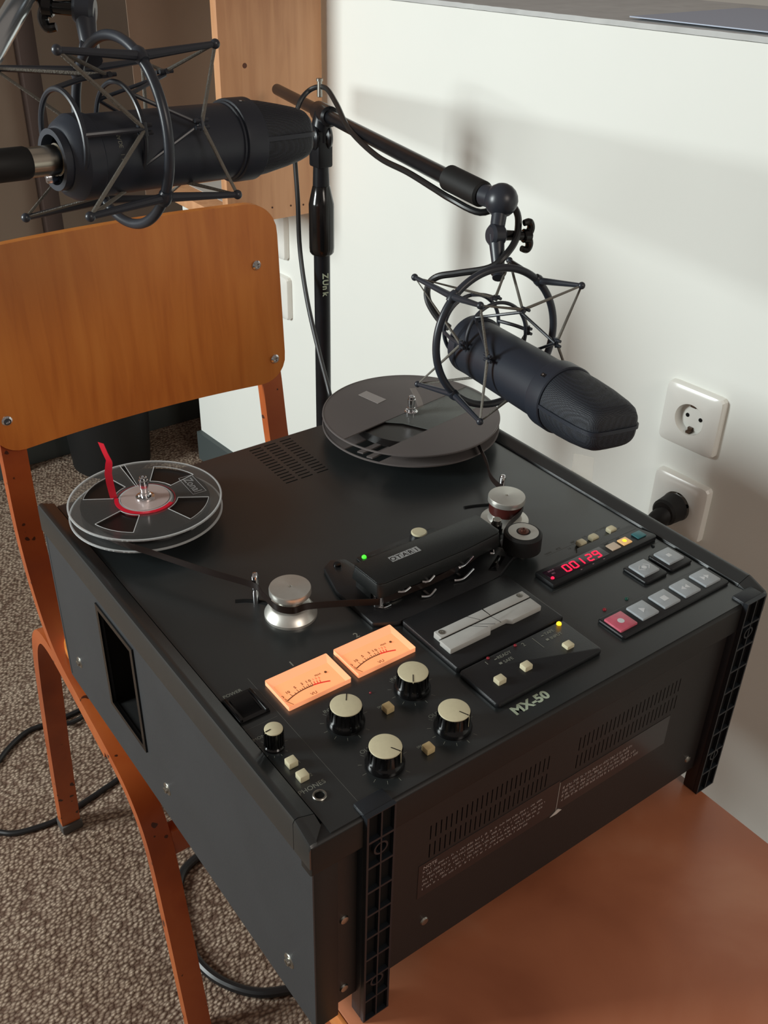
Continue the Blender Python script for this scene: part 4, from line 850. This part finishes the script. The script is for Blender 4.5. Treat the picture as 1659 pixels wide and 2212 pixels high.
# take-up reel, smoked, broad band across the middle
R2 = 0.0904
reel2 = root('tape_reel', 'large smoke-grey plastic reel on the deck beneath the tilted microphone', 'tape reel', (r2[0], r2[1], PZ))
def band_clip(x, y): # distance across the diagonal band
    a = math.radians(8); return -(x - r2[0]) * math.sin(a) + (y - r2[1]) * math.cos(a)
def band_flange(z, th, m, lo, hi, nm):
    t = NB(); N = 96
    a = math.radians(8); ux, uy = math.cos(a), math.sin(a)
    def half(h, sgn):
        a0 = math.asin(h / R2); pts = []
        st, en = (a0, math.pi - a0)
        for k in range(N // 2 + 1):
            th_ = st + (en - st) * k / (N // 2); p = (R2 * math.cos(th_), sgn * R2 * math.sin(th_)); pts.append((r2[0] + p[0] * ux - p[1] * uy, r2[1] + p[0] * uy + p[1] * ux))
        return pts
    prism(t, half(hi, 1), z - th, z); prism(t, half(lo, -1), z - th, z)
    return part(nm, t, m, reel2)
for z in (z_t, z_b):
    fl = band_flange(z, 0.0012, SMOKE, 0.037, 0.004, 'flange')
    b = NB(); lathe(b, [(R2 - 0.0010, z - 0.0014), (R2, z - 0.0013), (R2, z + 0.0001), (R2 - 0.0010, z + 0.0003), (R2 - 0.0014, z), (R2 - 0.0014, z - 0.0012)], (r2[0], r2[1], 0), (0, 0, 1), 120, caps=False); part('rim_edge', b, SMOKE, reel2).parent = fl
# pale clear section filling the band towards the wall side
t = NB(); a = math.radians(8); ux, uy = math.cos(a), math.sin(a)
def bp(u, v): return (r2[0] + u * ux - v * uy, r2[1] + u * uy + v * ux)
arcp = [bp(R2 * 0.985 * math.cos(th_), R2 * 0.985 * math.sin(th_)) for th_ in [math.asin(-0.037 / (R2 * 0.985)) + (math.asin(0.004 / (R2 * 0.985)) - math.asin(-0.037 / (R2 * 0.985))) * k / 10 for k in range(11)]]
prism(t, [bp(-0.034, 0.004), bp(-0.022, -0.010), bp(-0.012, -0.037)] + arcp, z_t - 0.0012, z_t - 0.0003); part('clear_band', t, SMOKEC, reel2, 'paler clear section of the flange')
t = NB(); prism(t, [bp(-0.034, 0.004), bp(-0.012, -0.037), bp(0.06, -0.037), bp(0.075, 0.004)], z_b - 0.001, z_b); part('lower_band', t, SMOKEC, reel2)
b = NB(); lathe(b, [(0.0225, z_b), (0.0225, z_t - 0.002), (0.0170, z_t - 0.0015), (0.0060, z_t - 0.0015), (0.006, z_b)], (r2[0], r2[1], 0), (0, 0, 1), 56, caps=False); part('hub', b, GLOSSB, reel2)
b = NB(); polar(b, r2, 0.0228, 0.0600, z_b + 0.0008, z_t - 0.0022); part('tape_pack', b, PACK, reel2)
b = NB(); 
for v0 in (-0.016, -0.029): prism(b, [bp(-0.082, v0), bp(-0.045, v0), bp(-0.045, v0 + 0.006), bp(-0.084, v0 + 0.006)], z_b, z_b + 0.0016)
part('spokes', b, SMOKE, reel2)
b = NB(); prism(b, [(0.3355 + 0.0075, 0.4324 + 0.008), (0.3479 + 0.0075, 0.4354 + 0.008), (0.3535 + 0.0075, 0.4072 + 0.008), (0.3404 + 0.0075, 0.4042 + 0.008)], z_t, z_t + 0.0003); part('blank_sticker', b, mat('grey_sticker', (150, 144, 141), 0.5), reel2, 'blank grey sticker')
b = NB(); lathe(b, [(0.0068, z_t - 0.002), (0.0068, z_t + 0.002), (0.0058, z_t + 0.0028), (0.0046, z_t + 0.0028), (0.0044, z_t - 0.002)], (r2[0], r2[1], 0), (0, 0, 1), 28, caps=False); part('hub_collar', b, CHROME, reel2)
# loose end curling up
b = NB(); rows = []
for (u, v, z) in ((0.004, 0.002, 0.0205), (0.010, -0.004, 0.0240), (0.016, 0.006, 0.0290), (0.022, 0.020, 0.0330)):
    x, y = bp(u, v); rows.append([b.verts.new((x - 0.0028, y + 0.0014, z)), b.verts.new((x + 0.0028, y - 0.0014, z)), b.verts.new((x + 0.0028, y - 0.0014, z + 0.0003)), b.verts.new((x - 0.0028, y + 0.0014, z + 0.0003))])
for A, B in zip(rows, rows[1:]):
    for q in range(4): b.faces.new((A[q], A[(q + 1) % 4], B[(q + 1) % 4], B[q]))
b.faces.new(rows[0]); b.faces.new(rows[-1]); part('loose_tape_end', b, CTAPE, reel2)

# the tape threaded between the reels
ZT = 0.0140
tp = root('magnetic_tape', 'dark brown tape threaded from the clear reel past the rollers to the grey reel', 'tape', (0.2, 0.2, 0.0))
b = NB(); ribbon(b, [(r1[0] - 0.0552 * math.cos(0.45), r1[1] - 0.0552 * math.sin(0.45), ZT), (0.0300, 0.3310, ZT), (0.0446, 0.3035, ZT), (0.0700, 0.2560, ZT - 0.0005), (0.0902, 0.2215, ZT - 0.001), (0.0915, 0.2085, 0.011), (0.0925, 0.1905, 0.010), (0.1010, 0.1802, 0.010), (0.1140, 0.1785, 0.0095), (0.1400, 0.1682, 0.0075), (0.1640, 0.1562, 0.0060)], 0.0062); part('supply_run', b, TAPE, tp)
b = NB(); ribbon(b, [(0.1640, 0.1562, 0.0060), (0.1900, 0.1550, 0.0055), (0.2300, 0.1550, 0.0055), (0.2700, 0.1620, 0.0060), (0.2975, 0.1715, 0.0075), (0.3070, 0.1735, 0.0080)], 0.0062); part('head_run', b, TAPE, tp)
b = NB(); ribbon(b, [(0.3070, 0.1715, 0.0080), (0.3210, 0.1790, 0.0085), (0.3400, 0.1860, 0.0090), (0.3520, 0.1960, 0.0095), (0.3530, 0.2120, 0.0100), (0.3525, 0.2290, 0.0110), (0.3560, 0.2450, 0.0125), (0.3694, 0.2664, ZT), (0.3900, 0.3060, ZT), (0.4080, 0.3360, ZT)], 0.0062); part('takeup_run', b, TAPE, tp)
# clear adhesive tape stuck to the deck rim
b = NB(); t = NB(); P = [(0.4447, 0.2260, -0.0060), (0.4452, 0.2262, 0.0006), (0.4452, 0.2262, 0.0175), (0.4452, 0.2010, 0.0245), (0.4452, 0.1995, 0.0010), (0.4447, 0.1995, -0.0060)]
vs = [t.verts.new(p) for p in P]; vs2 = [t.verts.new((p[0] + 0.0003, p[1], p[2])) for p in P]; t.faces.new(vs); t.faces.new(vs2)
for i in range(6): t.faces.new((vs[i], vs[(i + 1) % 6], vs2[(i + 1) % 6], vs2[i]))
merge(b, t); solo('adhesive_tape', b, CTAPE, 'piece of clear adhesive tape sticking up from the rim of the deck near the wall', 'tape', (0.4447, 0.21, 0.0))
# ================================================================ MICROPHONES
def vec(*a): return Vector(a)
def microphone(A, B, wide, label, name_text, hl=1.0):
    """A rear centre, B collar centre; wide = direction across the flat head"""
    a = (B - A).normalized(); L_ = (B - A).length; w = (wide - a * wide.dot(a)).normalized(); n = a.cross(w)
    r = root('microphone', label, 'microphone', A, 'black side-address microphones')
    b = NB(); lathe(b, [(0.0225, 0.0), (0.0250, 0.0015), (0.0250, L_ - 0.010), (0.0262, L_ - 0.0095), (0.0262, L_ - 0.008), (0.0256, L_ - 0.0075)], A, a, 64); part('mic_body', b, MICB, r)
    b = NB(); lathe(b, [(0.0256, L_ - 0.0078), (0.0275, L_ - 0.0070), (0.0278, L_ - 0.0050), (0.0278, L_ + 0.0090), (0.0270, L_ + 0.0100), (0.0255, L_ + 0.0100)], A, a, 64); part('collar_ring', b, MICB, r)
    # head: lofted from the round collar to a narrow rounded end
    secs = [(0.0095, 0.0262, 0.0262, 2.0), (0.022, 0.0262, 0.0248, 2.3), (0.038, 0.0256, 0.0220, 2.8), (0.052, 0.0243, 0.0192, 3.2), (0.059, 0.0230, 0.0172, 3.4), (0.0630, 0.0208, 0.0145, 3.4), (0.0650, 0.0175, 0.0110, 3.0)]
    secs = [(q[0] * hl, *q[1:]) for q in secs]
    N = 48; b = NB(); rings = []
    for (s, hw, ht, e) in secs:
        ring = []
        for k in range(N):
            t_ = 2 * math.pi * k / N; c, s_ = math.cos(t_), math.sin(t_)
            ring.append(b.verts.new(A + a * (L_ + s) + w * (hw * math.copysign(abs(c) ** (2 / e), c)) + n * (ht * math.copysign(abs(s_) ** (2 / e), s_))))
        rings.append(ring)
    for P_, Q_ in zip(rings, rings[1:]):
        for k in range(N): b.faces.new((P_[k], P_[(k + 1) % N], Q_[(k + 1) % N], Q_[k]))
    b.faces.new(rings[0]); b.faces.new(rings[-1]); part('head_grille', b, GRILLE, r)
    # frame rib running round the edge of the head
    b = NB(); path = [(0.0257, 0.010), (0.0258, 0.022), (0.0253, 0.038), (0.0239, 0.052), (0.0226, 0.0585), (0.0202, 0.0628), (0.0150, 0.0643), (0.0, 0.0646)]
    path = [(x_, s_ * hl) for x_, s_ in path]
    path = path + [(-x, s) for x, s in path[:-1][::-1]]
    pp = [A + a * (L_ + s) + w * x for x, s in path]; tube(b, pp, 0, shape=sec(0.0036, 0.0030), hint=n, k=4); part('head_frame', b, MICB, r)
    # polar pattern switch window
    c = A + a * (L_ + 0.001) ; d = (n * 0.75 - w * 0.66).normalized() if name_text else (n * -0.9 + w * 0.4).normalized()
    tdir = a.cross(d)
    b = NB(); mt = Matrix.Identity(4)
    for i in range(3): mt[i][0] = a[i]; mt[i][1] = tdir[i]; mt[i][2] = d[i]; mt[i][3] = (c + d * 0.0276)[i]
    box(b, -0.0028, 0.0028, -0.0016, 0.0016, -0.0004, 0.0003, 0.0003, mtx=mt); part('pattern_switch', b, GLOSSB, r)
    b = NB(); box(b, -0.0020, -0.0002, -0.0007, 0.0007, 0.0002, 0.0006, 0.0002, mtx=mt); part('switch_tip', b, CHROME, r)
    # threaded rear with its locking ring
    b = NB(); lathe(b, [(0.0, -0.002), (0.0165, -0.002), (0.0170, 0.001), (0.0225, 0.001)], A, a, 48, caps=False); part('rear_plate', b, MICB, r)
    return r, a, w, n
def mount(center, a, u, v, R, Rt, hb, hf, ph, sgn, label, top_idx):
    r = root('shock_mount', label, 'shock mount', center, 'black spider shock mounts')
    def rp(t, rad, s): return center + (u * math.cos(t) + v * math.sin(t)) * rad + a * s
    b = NB(); tube(b, [rp(2 * math.pi * k / 36, R, 0) for k in range(36)], 0.0033, 12, closed=True, k=3); part('outer_ring', b, MOUNT, r)
    tipsb, tipsf = [], []
    for k in range(4):
        t = ph + sgn * k * math.pi / 2
        tb, mid, tf = rp(t, Rt, -hb), rp(t, R + 0.0008, 0), rp(t, Rt, hf); tipsb.append(tb); tipsf.append(tf)
        b = NB(); tube(b, [tb, mid, tf], lambda q: 0.0019 + 0.0012 * (1 - abs(2 * q - 1)), 10, smooth=False); ball(b, tb, 0.0031, 14); ball(b, tf, 0.0031, 14)
        lathe(b, [(0.0036, -0.005), (0.0046, -0.002), (0.0046, 0.002), (0.0036, 0.005)], mid, (u * math.sin(-t) + v * math.cos(t)), 12)
        part('mount_arm', b, MOUNT, r)
    Ri = 0.0345; kn_b, kn_f = [], []
    for k in range(4):
        t = ph + sgn * (k + 0.5) * math.pi / 2; kn_b.append(rp(t, Ri, -0.002)); kn_f.append(rp(t, Ri, 0.040))
    b = NB()
    tube(b, [rp(2 * math.pi * k / 24, Ri - 0.004, 0.000) for k in range(24)], 0.0016, 8, closed=True, k=3)
    tube(b, [rp(2 * math.pi * k / 24, Ri - 0.006, -0.040) for k in range(24)], 0.0018, 8, closed=True, k=3)
    for k in range(4):
        t = ph + sgn * (k + 0.5) * math.pi / 2; tube(b, [rp(t, Ri - 0.006, -0.040), rp(t, Ri - 0.0015, -0.02), rp(t, Ri, -0.002)], 0.0017, 8)
        t2 = ph + sgn * k * math.pi / 2; tube(b, [rp(t2, Ri - 0.004, 0.0), rp(t, Ri - 0.002, 0.040)], 0.0013, 8, smooth=False); tube(b, [rp(t2 + sgn * math.pi / 2, Ri - 0.004, 0.0), rp(t, Ri - 0.002, 0.040)], 0.0013, 8, smooth=False)
    part('inner_cradle', b, MOUNT, r)
    for q in kn_b + kn_f:
        b = NB(); rad = (q - center); rad = (rad - a * rad.dot(a)).normalized(); tg = a.cross(rad)
        for s in (-0.0022, 0.0022): tube(b, [q + tg * s + a * -0.005, q + tg * s + a * 0.005], 0.0014, 8, smooth=False)
        cyl(b, q - tg * 0.004, q + tg * 0.004, 0.0018, n=10); part('cord_hook', b, MOUNT, r)
    for T, K in ((tipsb, kn_b), (tipsf, kn_f)):
        for k in range(4):
            b = NB(); tube(b, [K[(k - 1) % 4], T[k], K[k]], 0.00135, 8, smooth=False); part('elastic_cord', b, CORD, r)
    # lock sleeve around the rear of the microphone
    return r, rp
def kframe(A, B):
    a = (B - A).normalized(); u = a.cross(Vector((0, 0, 1))).normalized(); return a, u, a.cross(u)
# left microphone
A1, B1 = vec(0.0268, 0.3019, 0.3262), vec(0.1469, 0.3162, 0.3210)
a1, u1, v1 = kframe(A1, B1); c1 = A1 + a1 * 0.0331 + u1 * -0.0025 + v1 * -0.0116
tocam = vec(-0.2045, -0.3358, 0.4807) - A1
mic1, *_ = microphone(A1, B1, tocam + vec(0.03, 0, -0.05), 'black microphone seen from its edge, lying level above the chair back', False, 0.86)
mt1, rp1 = mount(c1, a1, u1, v1, 0.0572, 0.0644, 0.0554, 0.0519, -1.0133, 1, 'wire shock mount around the level microphone above the chair back', 0)
b = NB(); lathe(b, [(0.0175, -0.012), (0.0195, -0.012), (0.0225, -0.010), (0.0262, -0.004), (0.0262, 0.006), (0.0240, 0.008)], A1, a1, 48, caps=False); lathe(b, [(0.0150, -0.017), (0.0185, -0.017), (0.0185, -0.010), (0.0150, -0.010), (0.0150, -0.017)], A1, a1, 48, caps=False); part('lock_sleeve', b, MICB, mt1)
b = NB(); t = NB(); ang0 = -0.0
for i, ch in enumerate('MADE IN'):
    if ch == ' ': continue
    th = 0.46 + i * 0.105; base = tocam - a1 * tocam.dot(a1); base.normalize(); side = a1.cross(base)
    d = base * math.cos(th - 0.35) - side * math.sin(th - 0.35) * -1.0 * -1.0; d = (base * math.cos(0.95 - th) + side * -math.sin(0.95 - th)).normalized(); xd = a1.cross(d)
    text(b, ch, A1 + a1 * 0.0195 + d * 0.02508, 0.0038, -xd if False else xd * 1, -a1 * 1, depth=0.00005)
part('maker_print', b, INK, mic1)
# right microphone
A2, B2 = vec(0.3534, 0.2774, 0.1319), vec(0.3342, 0.1526, 0.1451)
a2, u2, v2 = kframe(A2, B2); c2 = A2 + a2 * 0.0238 + u2 * -0.0067 + v2 * -0.0118
wide2 = (u2 * -1.0); wide2 = wide2 * math.cos(0.05) + v2 * math.sin(0.05)
mic2, *_ = microphone(A2 + vec(0, 0, -0.001), B2 + vec(-0.001, 0, -0.0075), wide2, 'black microphone tilted face-up over the grey reel, pointing at the deck', True, 1.10)
mt2, rp2 = mount(c2, a2, u2, v2, 0.0599, 0.0691, 0.0541, 0.0514, 5.5164, -1, 'wire shock mount around the microphone hanging over the grey reel', 0)
b = NB(); lathe(b, [(0.0175, -0.010), (0.0225, -0.008), (0.0262, -0.003), (0.0262, 0.007), (0.0240, 0.009)], A2, a2, 48, caps=False); part('lock_sleeve', b, MICB, mt2)

def swivel(r, top, mid, ring_top, wing, dirw, mate=MOUNT):
    """knuckle, neck with wing nut, down to the ring"""
    b = NB(); cyl(b, mid + (top - mid) * 0.9, mid, 0.0070, 0.0065, 20, 0.001); part('swivel_neck', b, mate, r)
    b = NB(); cyl(b, mid - dirw * 0.007, mid + dirw * 0.007, 0.0098, 0.0098, 28, 0.0025); part('swivel_joint', b, mate, r)
    b = NB(); tube(b, [mid, mid * 0.5 + ring_top * 0.5, ring_top], lambda q: 0.0075 - 0.0022 * q, 14); cyl(b, ring_top - dirw * 0.0058, ring_top + dirw * 0.0058, 0.0056, n=18, bev=0.001); part('mount_stem', b, mate, r)
    b = NB(); cyl(b, mid + dirw * 0.006, wing, 0.0048, 0.0040, 16); 
    up_ = Vector((0, 0, 1)) 
    for s in (1, -1): tube(b, [wing + dirw * 0.001, wing + up_ * s * 0.007 + dirw * 0.004, wing + up_ * s * 0.0125 + dirw * 0.002 , wing + up_ * s * 0.0115 - dirw * 0.004], lambda q: 0.0042 - 0.0014 * q, 10)
    cyl(b, wing - dirw * 0.004, wing + dirw * 0.004, 0.0062, n=18, bev=0.001); part('wing_nut', b, GLOSSB, r)

# ---------------------------------------------------------------- boom stand behind the deck
st = root('microphone_stand', 'black boom stand behind the deck holding the microphone over the grey reel', 'microphone stand', (0.5267, 0.7906, FZ))
px, py = 0.5267, 0.7906
b = NB(); cyl(b, (px, py, FZ + 0.10), (px, py, 0.05), 0.0112, n=28); part('pole', b, STAND, st)
b = NB(); lathe(b, [(0.0150, 0.0430), (0.0166, 0.0455), (0.0172, 0.0520), (0.0172, 0.1100), (0.0165, 0.1130), (0.0118, 0.1330), (0.0105, 0.1345)], (px, py, 0), (0, 0, 1), 16); part('clutch_sleeve', b, GLOSSB, st)
b = NB(); cyl(b, (px, py, 0.1335), (px, py, 0.1660), 0.0112, 0.0100, 24, 0.001); part('upper_neck', b, STAND, st)
bd = (vec(0.4117, 0.3911, 0.2429) - vec(0.5330, 0.7920, 0.2225)).normalized(); piv = vec(0.5330, 0.7920, 0.2225)
sd = bd.cross(Vector((0, 0, 1))).normalized()
b = NB()
for s in (-1, 1): cyl(b, vec(px, py, 0.195) + sd * s * 0.004, vec(px, py, 0.195) + sd * s * 0.0125, 0.0165, n=32, bev=0.003)
t = NB(); prism(b, [(px - 0.0115, py - 0.012), (px + 0.0115, py - 0.012), (px + 0.0115, py + 0.012), (px - 0.0115, py + 0.012)], 0.158, 0.205, bev=0.003)
tube(b, [vec(px, py, 0.19), vec(px + 0.001, py, 0.206), piv], lambda q: 0.0130, 16); cyl(b, piv - bd * 0.026, piv + bd * 0.030, 0.0125, 0.0125, 24, 0.003)
part('boom_clamp', b, STAND, st)
b = NB(); cyl(b, vec(px, py, 0.197) - sd * -0.012, vec(px, py, 0.200) - sd * -0.030, 0.0085, 0.0115, 18, 0.002); part('clamp_knob', b, RUBBER, st)
b = NB(); tail = piv - bd * 0.245; cyl(b, tail, vec(0.4117, 0.3911, 0.2429), 0.0078, n=24, bev=0.0012); part('boom_tube', b, STAND, st)
kn = vec(0.4121, 0.3215, 0.2399); g0 = vec(0.4137, 0.3980, 0.2432); g1 = vec(0.4116, 0.3450, 0.2395)
b = NB(); cyl(b, g0, g1, 0.0120, 0.0118, 28, 0.002); part('boom_grip', b, RUBBER, st)
b = NB(); cyl(b, g1, kn, 0.0095, 0.0100, 24, 0.001); ball(b, kn, 0.0150, 32); part('end_knuckle', b, MOUNT, st)
# scuffed maker's decal on the pole: short pale strokes
b = NB()
toc = (vec(-0.2045, -0.3358, 0) - vec(px, py, 0)); toc.z = 0; toc.normalize(); rt_ = Vector((-toc.y, toc.x, 0))
for i, ch in enumerate(('Z', 'U', 'n', 'k')):
    d = (toc * math.cos(0.35) + rt_ * math.sin(0.35)).normalized(); xd = Vector((0, 0, -1)); yd = Vector((-d.y, d.x, 0))
    text(b, ch, vec(px, py, 0.018 - i * 0.0088) + d * 0.0112 + yd * -0.003, 0.0115, xd, yd, depth=0.00035, bold=0.0003)
part('pole_decal', b, INKW, st, 'worn pale decal')
# tripod legs of the stand
for k in range(3):
    an = math.radians(75 + 120 * k); b = NB(); cyl(b, (px, py, FZ + 0.16), (px + 0.17 * math.cos(an), py + 0.17 * math.sin(an), FZ + 0.008), 0.0075, n=16); part('leg', b, STAND, st)
swivel(mt2, kn, vec(0.3991, 0.3105, 0.2138), rp2(math.radians(0), 0.0, 0) * 0 + vec(0.3913, 0.2952, 0.1872), vec(0.4300, 0.3040, 0.2099), vec(0.97, -0.2, -0.1).normalized())
b = NB(); tube(b, [vec(0.3913, 0.2952, 0.1872), c2 + (vec(0.3913, 0.2952, 0.1872) - c2).normalized() * 0.0600], 0.0055, 12, smooth=False); part('stem_clip', b, MOUNT, mt2)
# cable of the right microphone, wound along the boom
cb = root('microphone_cable', 'black cable wound along the boom and down the stand pole', 'cable', (0.55, 0.85, FZ))
pts = [(0.60, 0.93, FZ + 0.004), (0.54, 0.83, FZ + 0.15), (0.47, 0.70, -0.28), (0.4694, 0.6783, -0.1427), (0.4798, 0.7029, -0.1207), (0.4849, 0.7352, -0.0755), (0.4936, 0.7775, -0.0143), (0.5014, 0.8062, 0.0475), (0.5038, 0.813, 0.1142), (0.5067, 0.8222, 0.1657), (0.5071, 0.8222, 0.2032), (0.5164, 0.8234, 0.232), (0.5335, 0.8223, 0.2469), (0.5371, 0.7943, 0.2524), (0.5186, 0.7416, 0.2433), (0.4862, 0.6665, 0.2304), (0.4489, 0.5597, 0.2260), (0.4257, 0.4763, 0.2300), (0.410, 0.4145, 0.2300), (0.4050, 0.3814, 0.228), (0.4140, 0.3500, 0.2220), (0.4340, 0.3380, 0.2300), (0.4320, 0.3200, 0.2250), (0.4130, 0.2990, 0.2125), (0.3930, 0.2900, 0.2025), (0.3802, 0.2950, 0.1921), (0.365, 0.319, 0.183), (0.3553, 0.336, 0.1765), (0.3521, 0.3447, 0.1658), (0.3481, 0.3387, 0.1544), (0.3500, 0.3260, 0.1421), (0.3530, 0.3130, 0.1360)]
b = NB(); tube(b, pts, 0.0032, 10, k=6); part('cable_jacket', b, CABLE, cb)
b = NB(); cyl(b, A2 - a2 * 0.030, A2 - a2 * 0.004, 0.0085, 0.0095, 24, 0.001); part('connector', b, GLOSSB, cb)
b = NB(); p = vec(0.5360, 0.8060, 0.2400); cyl(b, p, p + vec(0, 0, 0.020), 0.0034, 0.0030, 12, 0.0006); cyl(b, p + vec(0, 0, 0.019), p + vec(0, 0, 0.022), 0.0042, n=12); part('cable_clip', b, STEEL, cb)

# ---------------------------------------------------------------- left boom: clamp above the frame
st1 = root('microphone_boom', 'black swivel clamp at the top edge holding the level microphone', 'microphone boom', (0.075, 0.385, 0.42))
k1 = vec(0.0745, 0.3840, 0.4200)
b = NB(); ball(b, k1, 0.0165, 28); cyl(b, k1, k1 + vec(-0.25, 0.12, 0.16), 0.0085, n=20); part('end_knuckle', b, MOUNT, st1)
m1 = vec(0.0712, 0.3735, 0.4010); rt1 = vec(0.0660, 0.3600, 0.3790)
swivel(mt1, k1, m1, rt1, vec(0.0525, 0.3900, 0.4020), vec(-0.8, 0.55, 0.1).normalized(), MOUNT)
b = NB(); tube(b, [rt1, c1 + (rt1 - c1).normalized() * 0.0572], 0.0060, 12, smooth=False); part('stem_clip', b, MOUNT, mt1)
b = NB(); cyl(b, (-0.030, 0.296, 0.3752), (0.066, 0.431, 0.4222), 0.0075, n=24); solo('boom_rod', b, mat('polished_pale_tube', (200, 208, 212), 0.18, metal=0.85), 'pale polished tube crossing the upper left corner', 'tube', (0.02, 0.36, 0.395))
# cable of the left microphone
cl = root('microphone_cable', 'black cable with a silver connector plugged into the level microphone', 'cable', (-0.02, 0.285, 0.335))
d = -a1; e0 = A1 + d * 0.004
b = NB(); cyl(b, A1 + d * 0.002, A1 + d * 0.014, 0.0098, n=28); cyl(b, A1 + d * 0.012, A1 + d * 0.034, 0.0090, n=28, bev=0.0008); part('connector_shell', b, mat('nickel_shell', (196, 190, 176), 0.25, metal=1.0), cl, 'silver connector shell')
b = NB(); lathe(b, [(0.0090, 0.0), (0.0098, 0.002), (0.0098, 0.020), (0.0078, 0.028), (0.0070, 0.045), (0.0045, 0.060)], A1 + d * 0.033, d, 28); part('connector_boot', b, RUBBER, cl)
b = NB(); q0 = A1 + d * 0.09; tube(b, [q0, q0 + d * 0.05, q0 + d * 0.12 + vec(0, 0, -0.02), q0 + d * 0.2 + vec(0, 0, -0.1)], 0.0033, 10); part('cable_jacket', b, CABLE, cl)
b = NB(); box(b, A1.x - 0.022, A1.x - 0.014, A1.y - 0.0020, A1.y + 0.0020, A1.z - 0.0135, A1.z - 0.0085, 0.001); part('latch', b, CHROME, cl)
